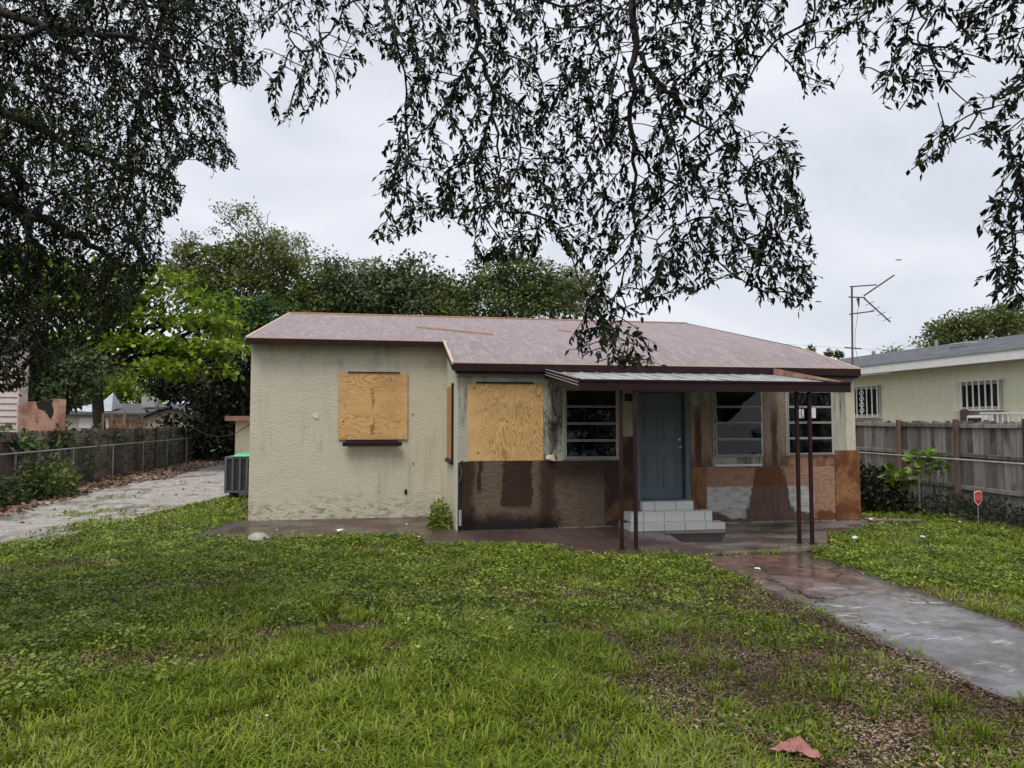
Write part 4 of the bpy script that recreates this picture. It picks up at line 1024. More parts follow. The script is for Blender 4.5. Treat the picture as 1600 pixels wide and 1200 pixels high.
def neighbour_right():
    r = empty('mint_stucco_house', (18, 18, 0), 'pale green stucco house with grey shingle roof beyond the right fence', 'house')
    X = 15.0
    MB().box(X, X + 8.5, 6.0, 27.0, -0.05, 3.45).build('wall', 'stucco_mint', r)
    za, zr = 3.69, 4.66
    MB().hexa([(14.5, 5.5, za - .05), (19.2, 5.5, zr - .05), (19.2, 27.5, zr - .05), (14.5, 27.5, za - .05), (14.5, 5.5, za), (19.2, 5.5, zr), (19.2, 27.5, zr), (14.5, 27.5, za)]).build('roof', 'grey_shingle', r)
    MB().hexa([(19.2, 5.5, zr - .05), (23.9, 5.5, za - .05), (23.9, 27.5, za - .05), (19.2, 27.5, zr - .05), (19.2, 5.5, zr), (23.9, 5.5, za), (23.9, 27.5, za), (19.2, 27.5, zr)]).build('roof', 'grey_shingle', r)
    MB().box(14.46, 14.498, 5.5, 27.5, 3.44, 3.66).build('fascia', 'white_trim', r)
    MB().box(14.5, 15.0, 5.5, 27.5, 3.455, 3.475).build('soffit', 'white_trim', r)
    MB().box(14.44, 14.459, 5.5, 27.5, 3.66, 3.70).build('drip_edge', 'galvanised', r)
    barred_window(r, X - 0.03, 19.40, 20.75, 2.16, 3.05, 6, True)
    barred_window(r, X - 0.03, 15.05, 16.30, 2.32, 2.98, 7, False)
    MB().box(X - 0.05, X - 0.002, 14.95, 16.35, 1.75, 2.26).build('window_panel', 'aluminium_light', r)
    MB().box(X - 0.32, X - 0.051, 15.25, 15.85, 1.80, 2.14).build('window_air_conditioner', 'white_trim', r, 0.02)
    MB().box(X - 0.325, X - 0.321, 15.31, 15.79, 1.85, 2.08).build('grille', 'ac_dark', r)
    p = at_x(1505, 540, 17.2); MB().box(17.0, 17.4, p[1] - 0.35, p[1] + 0.35, roofz2(17.2) - .05, roofz2(17.2) + 0.12).build('roof_vent', 'galvanised', r, 0.03)
    for (u, v, X2) in ((1365, 556, 16.4), (1463, 540, 17.6)):
        p = at_x(u, v, X2); MB().tube([(X2, p[1], roofz2(X2) - 0.05), (X2, p[1], roofz2(X2) + 0.30)], 0.06, 8).build('vent_pipe', 'galvanised', r)
def roofz2(x): return 3.69 + (x - 14.5) * (4.66 - 3.69) / 4.7
neighbour_right()
def white_railing():
    r = empty('white_iron_railing', (14.3, 13.5, 0), 'white iron railing beside the window air conditioner beyond the right fence', 'railing')
    x = 14.3
    for z in (2.17, 0.3): MB().box(x - 0.02, x + 0.02, 12.0, 15.0, z, z + 0.04).build('rail', 'white_trim', r)
    m = MB().box(-0.014, 0.014, -0.014, 0.014, 0.0, 2.165).mesh('baluster')
    for i in range(21): put('baluster', m, 'white_trim', r, loc=(x + 0.0, 12.05 + i * 0.145, 0.001))
white_railing()
wp = at_x(1507, 628, 14.7)
tag(MB().box(14.62, 14.74, wp[1] - 0.07, wp[1] + 0.07, 0, 2.30).build('wooden_prop', 'fence_post', bevel=0.01), 'brown wooden prop under the barred window beyond the right fence', 'post')

# ================================================================== FENCES
def plank_meshes(h, w, n, seed):
    rs = random.Random(seed); out = []
    for i in range(n):
        hh = h + rs.uniform(-0.025, 0.02); ww = w * rs.uniform(0.94, 1.0) / 2; c = 0.03; t = 0.009
        poly = [(-ww, 0), (ww, 0), (ww, hh - c * rs.uniform(.6, 1.6)), (ww - c, hh), (-ww + c, hh), (-ww, hh - c * rs.uniform(.6, 1.6))]
        k = len(poly); lean = rs.uniform(-0.012, 0.012)
        mb = MB().add([(-t, y + lean * z, z) for y, z in poly] + [(t, y + lean * z, z) for y, z in poly], [tuple(range(k - 1, -1, -1)), tuple(range(k, 2 * k))] + [(a, (a + 1) % k, k + (a + 1) % k, k + a) for a in range(k)])
        out.append(mb.mesh('plank'))
    return out
def wood_fence_run(name, label, x, y0, y1, h, mat, postmat, face, posts, rails, pw=0.155, xoff=lambda y: 0.0):
    r = empty(name, (x, (y0 + y1) / 2, 0), label, 'fence')
    ms = plank_meshes(h, pw, 8, int(abs(x) * 10))
    y = y0; rs = random.Random(5)
    while y < y1:
        o = put('plank', rs.choice(ms), mat, r, loc=(x + xoff(y) + rs.uniform(-.006, .006), y, -0.03 + rs.uniform(-.02, .02)))
        bk = put('plank', ms[0], mat, r, loc=(x + xoff(y) - face * 0.021, y + pw / 2 + 0.007, -0.06)); bk.scale = (1, 0.45, 0.985)
        y += pw + 0.014
    for z in rails:
        ys = [y0] + [p for p in posts if y0 < p < y1] + [y1]
        for a, b in zip(ys, ys[1:]):
            d = rs.uniform(-0.02, 0.02); xa, xb = x + xoff(a) + face * 0.014, x + xoff(b) + face * 0.014; q = face * 0.04
            MB().hexa([(xa, a + 0.004, z), (xb, b - 0.004, z + d), (xb + q, b - 0.004, z + d), (xa + q, a + 0.004, z), (xa, a + 0.004, z + 0.085), (xb, b - 0.004, z + d + 0.085), (xb + q, b - 0.004, z + d + 0.085), (xa + q, a + 0.004, z + 0.085)]).build('rail', mat, r, 0.004)
    for p in posts:
        xx = x + xoff(p) + face * 0.115
        MB().tube([(xx, p, -0.1), (xx + rs.uniform(-.01, .01), p, h * 0.6), (xx, p, h + rs.uniform(-0.01, 0.03))], [0.068, 0.064, 0.06], 10).build('post', postmat, r, smooth=False)
    return r
RX = lambda y: (y - 11.7) * 0.10
wood_fence_run('wooden_fence', 'weathered grey plank fence on the right with round brown posts', 12.35, 9.2, 20.5, 2.03, 'fence_grey', 'fence_post', -1, [9.6, 11.8, 13.72, 15.75, 18.0, 20.2], (1.86, 1.20, 0.52), xoff=RX)
wood_fence_run('dark_wooden_fence', 'dark overgrown plank fence along the left driveway', -10.0, 16.0, 44.0, 1.75, 'fence_dark', 'fence_dark', 1, [17 + 2.4 * i for i in range(11)], (1.45, 0.35), pw=0.17)
# loose upright stakes above the left fence
for i, (u, v0) in enumerate(((161, 645), (174, 648), (195, 643), (222, 650))):
    p = at_x(u, v0, -10.25)
    tag(MB().box(-10.28, -10.22, p[1] - 0.05, p[1] + 0.05, 0, p[2]).build('wooden_stake', 'batten_wood'), ('first', 'second', 'third', 'fourth')[i] + ' pale wooden stake from the left rising above the dark fence', 'stake', 'stakes behind the dark left fence')

def chain_link(name, label, x, y0, y1, h, posts, pitch=0.065, xoff=lambda y: 0.0):
    r = empty(name, (x, (y0 + y1) / 2, 0), label, 'fence')
    MB().tube([(x + xoff(y0), y0, h), (x + xoff(y1), y1, h)], 0.021, 8).build('top_rail', 'rail_grey', r)
    for p in posts: MB().tube([(x + xoff(p), p, -0.05), (x + xoff(p), p, h + 0.04)], 0.026, 8).build('post', 'galvanised', r)
    V, F = [], []; th = 0.0011
    n = int((y1 - y0) / pitch)
    for i in range(-int(h / pitch), n):
        for s in (0, 1):
            ya = y0 + i * pitch; yb = ya + h
            za, zb = (0.02, h) if s == 0 else (h, 0.02)
            t0 = max(0, (y0 - ya) / h); t1 = min(1, (y1 - ya) / h)
            if t1 <= t0: continue
            p = np.array([x + xoff(ya + t0 * h), ya + t0 * h, za + (zb - za) * t0]); q = np.array([x + xoff(ya + t1 * h), ya + t1 * h, za + (zb - za) * t1])
            o = len(V)
            nrm = np.array([0, -(q - p)[2], (q - p)[1]]); nrm = nrm / np.linalg.norm(nrm) * th
            V += [p + nrm, p - nrm, p + (th * 1.6, 0, 0), q + nrm, q - nrm, q + (th * 1.6, 0, 0)]
            F += [(o, o + 1, o + 4), (o, o + 4, o + 3), (o + 1, o + 2, o + 5), (o + 1, o + 5, o + 4), (o + 2, o, o + 3), (o + 2, o + 3, o + 5)]
    w = put('wire_mesh', np_mesh('wire_mesh', np.array(V), np.array(F)), 'wire', r); w['kind'] = 'stuff'
    return r
chain_link('chain_link_fence', 'chain link fence with grey top rail in front of the right plank fence', 11.15, 8.0, 20.0, 1.24, [8.0, 10.45, 13.45, 15.9, 18.3], xoff=lambda y: 0.04 * (y - 11))
chain_link('chain_link_fence', 'low chain link fence with pale top rail along the left driveway', -9.45, 14.0, 38.0, 1.16, [14.6, 17.6, 20.6, 24.1, 27.4, 30.6, 33.8, 37.0], pitch=0.075)

# yard sign
def yard_sign():
    r = empty('yard_sign', (11.08, 11.82, 0), 'small red shield security sign on a thin stake by the right fence', 'sign')
    c = at_y(1527, 778, 11.82); cx, cz = c[0], c[2]
    def shield(s, y0, y1):
        pts = [(-0.085, 0.12), (-0.03, 0.135), (0.0, 0.14), (0.03, 0.135), (0.085, 0.115), (0.085, -0.04), (0.06, -0.09), (0.0, -0.145), (-0.06, -0.09), (-0.085, -0.04)]
        k = len(pts); return MB().add([(cx + x * s, y0, cz + z * s) for x, z in pts] + [(cx + x * s, y1, cz + z * s) for x, z in pts], [tuple(range(k)), tuple(range(2 * k - 1, k - 1, -1))] + [(i, k + i, k + (i + 1) % k, (i + 1) % k) for i in range(k)])
    y = 11.80
    pn = shield(1.0, y, y + 0.006).build('panel', 'sign_white', r)
    shield(0.82, y - 0.003, y - 0.0002).build('red_face', 'sign_red', pn)
    rs = random.Random(2)
    for j, (z, w) in enumerate(((0.062, 0.055), (0.030, 0.058), (0.0, 0.058), (-0.030, 0.045))):
        t = MB(); x = -w
        while x < w:
            q = rs.uniform(0.007, 0.014); t.box(cx + x, cx + min(x + q, w), y - 0.0045, y - 0.0034, cz + z - 0.008, cz + z + 0.008); x += q + 0.004
        t.build('lettering', 'sign_text', pn)
    MB().tube([(cx + 0.01, y + 0.02, -0.05), (cx + 0.005, y + 0.02, cz - 0.08)], 0.011, 6).build('stake', 'galvanised', r)
yard_sign()
# planks on the ground by the right corner
for i, (p, q, w, lab) in enumerate((((9.55, 12.98), (10.55, 12.62), 0.16, 'longer grey plank lying in the grass at the right corner'), ((9.45, 12.72), (10.2, 12.48), 0.13, 'shorter grey plank in front of the longer one at the right corner'))):
    tag(strip_along((p[0], p[1], 0.055 + 0.01 * i), (q[0], q[1], 0.045 + 0.01 * i), w, 0.03, 'loose_plank', 'old_plank', None, bevel=0.004), lab, 'plank')

def rock(name, loc, s, label, mat='stone_grey', cat='stone'):
    me = MB(); n = 10; vs = [(0, 0, s[2])]; fs = []
    rs = random.Random(int(loc[0] * 100))
    for j in range(1, 6):
        t = j / 5 * math.pi * 0.55
        for i in range(n):
            a = 6.2832 * i / n; k = rs.uniform(.88, 1.1); vs.append((s[0] * math.sin(t) * math.cos(a) * k, s[1] * math.sin(t) * math.sin(a) * k, s[2] * math.cos(t) * k))
    for i in range(n): fs.append((0, 1 + i, 1 + (i + 1) % n))
    for j in range(4):
        for i in range(n):
            a = 1 + j * n + i; b = 1 + j * n + (i + 1) % n; fs.append((a, a + n, b + n, b))
    me.add(vs, fs); o = me.build(name, mat, smooth=True, loc=loc); return tag(o, label, cat)
rock('pale_stone', (-2.03, 12.52, 0.0), (0.20, 0.15, 0.14), 'rounded pale stone at the grass edge below the stucco wing')
rock('white_stone', (7.75, 10.75, 0.0), (0.08, 0.06, 0.09), 'small white stone in the grass right of the porch posts', 'white_litter')

# crumpled pink cloth: a folded sheet
def cloth():
    n = 22; V, F = [], []
    for i in range(n):
        for j in range(n):
            u, v = i / (n - 1) - .5, j / (n - 1) - .5
            rr = 0.9 + 0.45 * math.sin(3.0 * math.atan2(v, u) + 0.6)
            x, y = u * 0.17 * rr, v * 0.20 * rr
            z = 0.030 + 0.028 * (1 - abs(math.sin(u * 9 + v * 6))) ** 2 + 0.024 * (1 - abs(math.sin(v * 11 - u * 5 + 1))) ** 2 + 0.008 * math.sin(u * 37 + v * 29) - 0.14 * (u * u + v * v)
            V.append((x, y, max(z, 0.01) + 0.02))
    for i in range(n - 1):
        for j in range(n - 1):
            a = i * n + j; F += [(a, a + n, a + n + 1, a + 1)]
    o = MB().add(V, F).build('crumpled_cloth', 'pink_cloth', smooth=True, loc=(2.47, 3.99, 0.01))
    s = o.modifiers.new('thick', 'SOLIDIFY'); s.thickness = 0.004
    o.rotation_euler[2] = 0.7
    tag(o, 'crumpled pink cloth lying in the grass at the bottom edge', 'cloth')
cloth()
rs = random.Random(21)
def paper_scrap(x, y, s, z, label):
    s *= 0.62
    a = rs.uniform(0, 3.14); c, sn = math.cos(a), math.sin(a)
    P = [(-1, -.6, 0), (.2, -.75, .35), (1, -.4, .1), (.9, .6, .3), (0, .75, .05), (-.9, .5, .3)]
    V = [(x + s * (c * p[0] - sn * p[1]), y + s * (sn * p[0] + c * p[1]), z + s * p[2]) for p in P] + [(x, y, z + s * 0.5)]
    V2 = [(a_, b_, c_ - 0.003) for a_, b_, c_ in V]; n = len(P)
    F = [(i, (i + 1) % n, n) for i in range(n)] + [(n + 1 + (i + 1) % n, n + 1 + i, 2 * n + 1) for i in range(n)] + [(i, n + 1 + i, n + 1 + (i + 1) % n, (i + 1) % n) for i in range(n)]
    tag(MB().add(V + V2, F).build("paper_scrap", 'white_litter'), label, 'litter')
for (x, y, s, z, lab) in ((-0.75, 13.3, 0.12, 0.02, 'flat white scrap on the wet slab under the wing board'), (0.45, 13.9, 0.05, 0.02, 'small white scrap on the slab near the wing bush'), (0.62, 12.3, 0.06, 0.03, 'white scrap at the grass edge near the black gap'),
                        (4.95, 8.9, 0.07, 0.02, 'white scrap on the reddish part of the path'), (9.5, 12.68, 0.09, 0.06, 'white scrap at the foot of the orange corner plank'), (10.85, 11.95, 0.05, 0.08, 'white scrap beside the stake of the red sign'),
                        (8.9, 10.6, 0.09, 0.06, 'white crumpled paper in the middle of the right lawn'), (-6.3, 11.3, 0.06, 0.05, 'white scrap in the grass at the left picture edge'), (-1.9, 13.6, 0.035, 0.02, 'tiny white scrap on the slab above the pale stone')):
    paper_scrap(x, y, s, z, lab)

def bird():
    P = Vector(at_d(1405, 406, 60)); V = []; s = 0.55
    R_, U_, F_ = Vector(CR), Vector(CU), Vector(CF)
    mb = MB(); mb.tube([P - F_ * 0.25 + R_ * 0.0, P + F_ * 0.0, P + F_ * 0.3], [0.02, 0.06, 0.015], 6)
    for sg in (-1, 1):
        a = P; b = P + R_ * sg * 0.16 + U_ * -0.02; c = P + R_ * sg * 0.33 + U_ * 0.05
        for p, q, w0, w1 in ((a, b, .10, .09), (b, c, .09, .02)):
            mb.hexa([p - F_ * w0, q - F_ * w1, q + F_ * w1, p + F_ * w0, p - F_ * w0 + U_ * .02, q - F_ * w1 + U_ * .02, q + F_ * w1 + U_ * .02, p + F_ * w0 + U_ * .02])
    tag(mb.build('gliding_bird', 'bird_grey'), 'tiny grey bird gliding in the sky above the aerial', 'bird')
bird()
tag(MB().tube([at_d(900, 515, 60), at_d(1200, 536, 60), at_d(1335, 545, 60), at_d(1700, 560, 60)], 0.012, 4).build('power_line', 'wire'), 'thin power line across the sky behind the roof', 'cable')

# ================================================================== TREES IN THE BACKGROUND
def limb(mb, p, q, r0, r1, rs, wob=0.08, n=5, sides=6):
    p, q = Vector(p), Vector(q); L = (q - p).length; pts = []; rad = []
    for i in range(n + 1):
        t = i / n; o = Vector((rs.uniform(-1, 1), rs.uniform(-1, 1), rs.uniform(-1, 1))) * wob * L * (0 < i < n)
        pts.append(p.lerp(q, t) + o); rad.append(r0 + (r1 - r0) * t)
    mb.tube(pts, rad, sides); return pts
def tree(name, label, base, blobs, leaf_mat, n_leaf, leaf_size, bark='bark', trunk_r=0.22, seed=1, tpl=DIAM, up=0.3, clump=0.5, group='trees behind the house', per=60, kind='tree', shell=0.45, zsq=0.6):
    """base (x, y); blobs [(x, y, z, rx, ry, rz)]: leaves gather in clumps near the surface of each blob"""
    rng = np.random.default_rng(seed); rs = random.Random(seed)
    r = empty(name, (base[0], base[1], 0), label, kind, group)
    B = np.array(blobs, float)
    top = B[:, 2].mean()
    t = MB(); fork = Vector((base[0] + rs.uniform(-.3, .3), base[1], max(0.8, (B[:, 2] - B[:, 5]).min() + 0.3)))
    limb(t, (base[0], base[1], -0.1), fork, trunk_r, trunk_r * 0.75, rs, 0.03, 5, 9)
    for b in blobs:
        pts = limb(t, fork, (b[0], b[1], b[2]), trunk_r * 0.55, trunk_r * 0.2, rs, 0.05)
        for k in range(5):
            d = rand_dir(1, rng)[0]; limb(t, pts[rs.randint(2, 5)], (b[0] + d[0] * b[3] * .85, b[1] + d[1] * b[4] * .85, b[2] + abs(d[2]) * b[5] * .8), trunk_r * 0.2, 0.012, rs, 0.07, 4, 5)
    t.build('trunk', bark, r, smooth=True)
    vol = (B[:, 3] * B[:, 4] * B[:, 5]) ** (2 / 3); vol /= vol.sum()
    nc = max(1, n_leaf // per); which = rng.choice(len(B), nc, p=vol)
    d = rand_dir(nc, rng); rad = shell + (1 - shell) * rng.random(nc) ** 0.6
    cc = B[which, :3] + d * rad[:, None] * B[which, 3:6] * (0.85 + 0.3 * rng.random((nc, 1)))
    P = np.repeat(cc, per, 0) + np.clip(rng.normal(size=(nc * per, 3)), -1.7, 1.7) * clump * np.repeat(0.6 + 0.8 * rng.random((nc, 1)), per, 0) * np.array([1, 1, zsq])
    out = np.repeat(d, per, 0)
    D = out * 0.7 + rng.normal(size=P.shape) * 0.8 + np.array([0, 0, -0.25]); N = rng.normal(size=P.shape) * 0.7 + np.array([0, 0, up * 3])
    S = leaf_size * (0.6 + 0.8 * rng.random(len(P)))
    keep = P[:, 2] > 0.15
    put('crown', leaves_mesh('crown', P[keep], D[keep], N[keep], S[keep], tpl), leaf_mat, r)
    return r

# tall thin-leaved tree on the left with paler crown behind it
def by(u, v, y, rx, ry, rz): p = at_y(u, v, y); return (p[0], y, p[2], rx, ry, rz)
tree('broad_dark_tree', 'tall olive green broad tree left of the roof ridge', (-7.3, 41), [by(330, 415, 41, 1.9, 2.0, 1.2), by(395, 408, 41, 1.9, 2.0, 1.3), by(300, 450, 40, 1.6, 2, 1.0), by(450, 440, 41, 1.8, 2, 1.2), by(370, 455, 40, 2.2, 2.2, 1.2), by(470, 475, 41, 1.6, 2, 1.0), by(270, 425, 41, 0.9, 1, .6)], 'leaf_olive', 14000, 0.25, seed=3, clump=0.36)
tree('pale_thin_tree', 'pale sparse tree rising highest behind the olive tree', (-6.2, 47), [by(350, 345, 47, 1.5, 1.5, .8), by(400, 340, 47, 1.7, 1.6, .9), by(440, 375, 47, 1.8, 1.6, 1.1), by(470, 405, 47, 1.7, 1.5, 1.1), by(410, 390, 47, 1.6, 1.5, 1.5), by(290, 380, 47, 1.0, 1.2, .5)], 'leaf_pale', 3400, 0.2, bark='bark_pale', trunk_r=0.16, seed=4, clump=0.38)
tree('dense_round_tree', 'dark green round tree in the gap right of the olive tree', (-2.6, 43), [by(520, 455, 43, 1.3, 2, 1.2), by(500, 475, 42, 1.4, 2, 1.1), by(548, 475, 43, 1.2, 2, 1.2), by(528, 425, 43, .8, 1.5, .8)], 'leaf_deep', 8500, 0.24, seed=5)
tree('pale_feathery_tree', 'pale feathery tree top peeping up between the darker trees', (-1.0, 50), [by(550, 425, 50, 1.2, 1.3, 1.0), by(575, 430, 50, 1.2, 1.3, 1.3), by(590, 455, 50, 1.0, 1.2, 1.2)], 'leaf_pale', 2200, 0.22, bark='bark_pale', trunk_r=0.14, seed=6, clump=0.3)
tree('mango_tree', 'dark leafy tree with lumpy top behind the middle of the roof', (1.2, 44), [by(600, 448, 44, 1.2, 1.8, 1.1), by(640, 430, 44, 1.3, 1.8, .8), by(630, 470, 43, 2.0, 2.2, 1.2), by(668, 455, 44, 1.1, 2, 1.0), by(590, 475, 43, 1.6, 2, 1.2)], 'leaf_deep', 9500, 0.28, seed=7)
tree('grey_green_tree', 'grey green lower tree between the two dark trees behind the roof', (3.8, 43), [by(705, 468, 43, 1.3, 2, .9), by(728, 482, 43, 1.3, 2, 1.0), by(690, 490, 42, 1.5, 2, .8)], 'leaf_olive', 4500, 0.25, seed=8)
tree('weeping_tree', 'dense dark drooping tree behind the roof, right of the tree row', (8.0, 43), [by(780, 435, 43, 2.0, 2.2, 1.5), by(820, 440, 43, 2.4, 2.4, 1.7), by(860, 465, 43, 2.3, 2.2, 1.4), by(760, 470, 42, 2.0, 2, 1.3), by(820, 480, 42, 2.6, 2, 1.3)], 'leaf_mid', 12500, 0.24, seed=9, clump=0.38)
tree('pale_bushy_tree', 'pale yellow green tree at the right end of the row, half hidden by twigs', (11.8, 49), [by(885, 455, 49, 1.5, 1.5, 1.5), by(905, 440, 49, 1.3, 1.4, 1.3), by(925, 470, 49, 1.4, 1.5, 1.3)], 'leaf_pale', 3600, 0.25, bark='bark_pale', trunk_r=0.15, seed=10, clump=0.35)
tree('emerald_tree', 'bright emerald tree just left of the roof corner', (-7.2, 38), [by(385, 490, 38, 1.3, 1.4, .8), by(425, 480, 38, 1.2, 1.4, .5), by(360, 505, 38, 1.2, 1.4, .7), by(340, 475, 38, 1.0, 1.2, .5), by(400, 510, 37, 1.3, 1.2, .8)], 'leaf_emerald', 5200, 0.22, trunk_r=0.12, seed=12, clump=0.33)
# the lime green tree with flat tiers
tiers = []
for (u, v, rx, rz, y) in ((250, 440, 1.5, .35, 31), (310, 470, 1.6, .35, 31), (200, 470, 1.7, .4, 31), (255, 500, 2.0, .38, 30.5), (340, 505, 1.4, .35, 30.5), (170, 520, 1.5, .4, 31), (300, 535, 1.9, .35, 30), (220, 545, 1.7, .35, 30), (350, 545, 1.2, .3, 30), (150, 485, 1.3, .5, 31.5), (120, 540, 1.3, .5, 31.5), (180, 420, 1.2, .4, 32), (60, 470, 1.8, .8, 32), (40, 410, 1.4, .7, 33), (30, 540, 1.6, .8, 32), (260, 575, 1.6, .25, 29.5), (90, 440, 1.4, .6, 32), (330, 575, 1.0, .2, 29.5)):
    tiers.append(by(u, v, y, rx, 1.7, rz))
tree('lime_green_tree', 'lime green tree with broad tiered leaves by the left driveway', (-11.2, 31.2), tiers, 'leaf_lime', 12000, 0.215, bark='bark_dark', trunk_r=0.26, seed=14, tpl=OVAL, up=0.9, clump=0.42, per=30, shell=0.2, zsq=0.28, group=None)
tree('dark_hedge_tree', 'dark shady tree filling the end of the driveway', (-6.5, 39), [by(330, 600, 38, 1.9, 1.6, 1.5), by(380, 570, 38, 1.6, 1.6, 1.5), by(360, 640, 38, 1.8, 1.6, 1.5), by(300, 560, 40, 1.8, 1.6, 1.2), by(400, 620, 40, 1.6, 1.6, 2.0), by(345, 690, 39, 2.4, 1.2, 1.4), by(300, 680, 40, 2.2, 1.2, 1.4), by(390, 690, 40, 2.2, 1.2, 1.4), by(300, 610, 41, 1.6, 1.2, 1.0), by(255, 595, 41, 1.6, 1.2, .7)], 'leaf_shade', 17000, 0.26, seed=15, trunk_r=0.16)
tree('bright_far_tree', 'bright green tree showing under the lime tree above the low house', (-17.5, 56), [by(185, 620, 56, 2.4, 2, 1.3), by(215, 612, 56, 2.4, 2, 1.5), by(150, 615, 57, 2.6, 2, 1.6)], 'leaf_lime', 3200, 0.34, seed=16, trunk_r=0.2)  # bright green comes from the lime leaf colours
tree('shaded_far_tree', 'dark tree behind the low house at far left', (-24, 58), [by(80, 600, 58, 4, 2, 3.0), by(20, 590, 58, 4, 2, 3.2), by(130, 590, 60, 3.4, 2, 2.2), by(250, 590, 61, 4, 2, 2.0), by(330, 600, 62, 4, 2, 2.6), by(420, 600, 62, 4, 2, 2.6)], 'leaf_shade', 9000, 0.4, seed=17, trunk_r=0.3)
tree('shade_shrub_tree', 'dark leafy tree hanging over the plywood screen', (-12.2, 28), [by(60, 600, 27.5, 1.3, 1.0, .7), by(90, 620, 27.5, 1.0, .8, .45), by(110, 600, 28, 1.3, .9, .6), by(130, 575, 28, 1.2, .9, .7), by(40, 570, 28, 1.4, .9, .7)], 'leaf_deep', 5200, 0.20, seed=18, trunk_r=0.12, clump=0.25)
# right-hand trees beyond the shingle roof
tree('round_tree', 'olive round tree left of the yellow one beyond the shingle roof', (36.5, 40), [by(1490, 520, 40, 1.5, 1.5, 1.0), by(1475, 530, 40, 1.4, 1.5, .8), by(1510, 510, 40, 1.1, 1.5, .8)], 'leaf_olive', 4200, 0.24, seed=20, clump=0.33, group='trees beyond the shingle roof')
tree('round_tree', 'yellow green tree beyond the shingle roof at the right edge', (40.5, 40), [by(1560, 515, 40, 1.8, 1.6, 1.3), by(1590, 525, 40, 1.6, 1.5, 1.2), by(1550, 495, 41, 1.4, 1.5, .8), by(1600, 490, 41, 1.8, 1.5, .9)], 'leaf_olive', 5200, 0.24, seed=21, clump=0.33, group='trees beyond the shingle roof')
tree('bare_shrub', 'thin half bare shrub tops over the shingle roof', (30.5, 40), [by(1440, 545, 40, 1.2, 1.0, .5), by(1400, 553, 40, 1.0, 1.0, .4)], 'leaf_pale', 420, 0.2, bark='bark_pale', trunk_r=0.08, seed=22, clump=0.35, group='trees beyond the shingle roof')
for i, (u, v, lab) in enumerate(((1267, 549, 'leftmost small palm top over the right slope of the roof'), (1295, 555, 'middle small palm top over the right slope of the roof'), (1310, 556, 'rightmost small palm top beside the aerial mast'))):
    p = at_d(u, v, 70); rr = random.Random(i)
    r = empty('palm_tree', (p[0], p[1], 0), lab, 'tree', 'palms far behind the roof')
    MB().tube([(p[0], p[1], -0.1), (p[0] + 0.2, p[1], p[2] * 0.5), (p[0], p[1], p[2])], [0.2, 0.15, 0.12], 7).build('trunk', 'bark', r)
    n = 220; rng = np.random.default_rng(40 + i); d = rand_dir(n, rng); d[:, 2] = np.abs(d[:, 2]) * 1.1 - 0.25
    P = np.array(p) + d * rng.random((n, 1)) * np.array([0.35, 0.35, 0.6]); D = d + np.array([0, 0, -0.2])
    put('crown', leaves_mesh('crown', P, D, rng.normal(size=(n, 3)) + (0, 0, .6), 0.22 + 0.2 * rng.random(n), DIAM, 0.6), 'leaf_mid', r)

for i, (x, y, z, rr, lab) in enumerate(((-12, -20, 5.5, 4.2, 'leftmost tree across the street, mirrored in the window panes'), (-2, -23, 6.0, 4.6, 'second tree from the left across the street, mirrored in the panes'), (8, -21, 5.4, 4.4, 'middle tree across the street, mirrored in the window panes'), (18, -20, 5.4, 4.4, 'second tree from the right across the street, mirrored in the panes'), (29, -22, 5.6, 4.6, 'rightmost tree across the street, mirrored in the window panes'))):
    tree('street_tree', lab, (x, y), [(x, y, z, rr, rr * .8, rr * .7), (x + rr * .7, y + 1, z - 1, rr * .7, rr * .6, rr * .5), (x - rr * .7, y, z - .8, rr * .7, rr * .6, rr * .5), (x, y + 1, z - 3.2, rr * 1.1, rr * .5, rr * .45)], 'leaf_shade', 4800, 0.42, seed=90 + i, clump=0.8, group='trees across the street')

# ================================================================== VINES, BUSHES, PLANTS
def bush(name, label, cat, C, rad, n, size, mat, tpl=DIAM, seed=1, group=None, stems=10, up=0.3, wid=None):
    rng = np.random.default_rng(seed); rs = random.Random(seed)
    C = np.array(C, float); rad = np.array(rad, float)
    r = empty(name, (C[0], C[1], 0), label, cat, group)
    d = rand_dir(n, rng); q = rng.random((n, 1)) ** 0.45
    P = C + d * q * rad * (0.8 + 0.35 * np_noise(d[:, 0] * 2, d[:, 2] * 2, 1.3, seed)[:, None])
    P[:, 2] = np.maximum(P[:, 2], 0.03)
    put('leaves', leaves_mesh('leaves', P, d * 0.7 + rng.normal(size=P.shape) * 0.8, rng.normal(size=P.shape) * 0.7 + (0, 0, up * 3), size * (0.6 + 0.8 * rng.random(n)), tpl, wid), mat, r)
    st = MB()
    for i in range(stems):
        dd = rand_dir(1, rng)[0]; limb(st, (C[0] + dd[0] * rad[0] * .3, C[1] + dd[1] * rad[1] * .3, 0), C + np.array([dd[0], dd[1], abs(dd[2])]) * rad * 0.8, 0.008, 0.003, rs, 0.06, 3, 4)
    st.build('stems', 'bark_dark', r)
    return r
bush('corner_weed', 'leafy green weed in the corner where the wing meets the porch', 'plant', (1.06, 13.6, 0.12), (0.24, 0.6, 0.42), 1300, 0.06, 'weed_leaf', seed=31)
bush('driveway_bush', 'round dark green bush at the foot of the left chain link fence', 'bush', (-8.7, 20.6, 0.35), (0.75, 1.3, 0.62), 3000, 0.12, 'leaf_mid', seed=32)
bush('driveway_bush', 'small low bush left of the round bush at the left fence', 'bush', (-8.9, 18.6, 0.25), (0.5, 0.9, 0.42), 1300, 0.11, 'leaf_deep', seed=33)
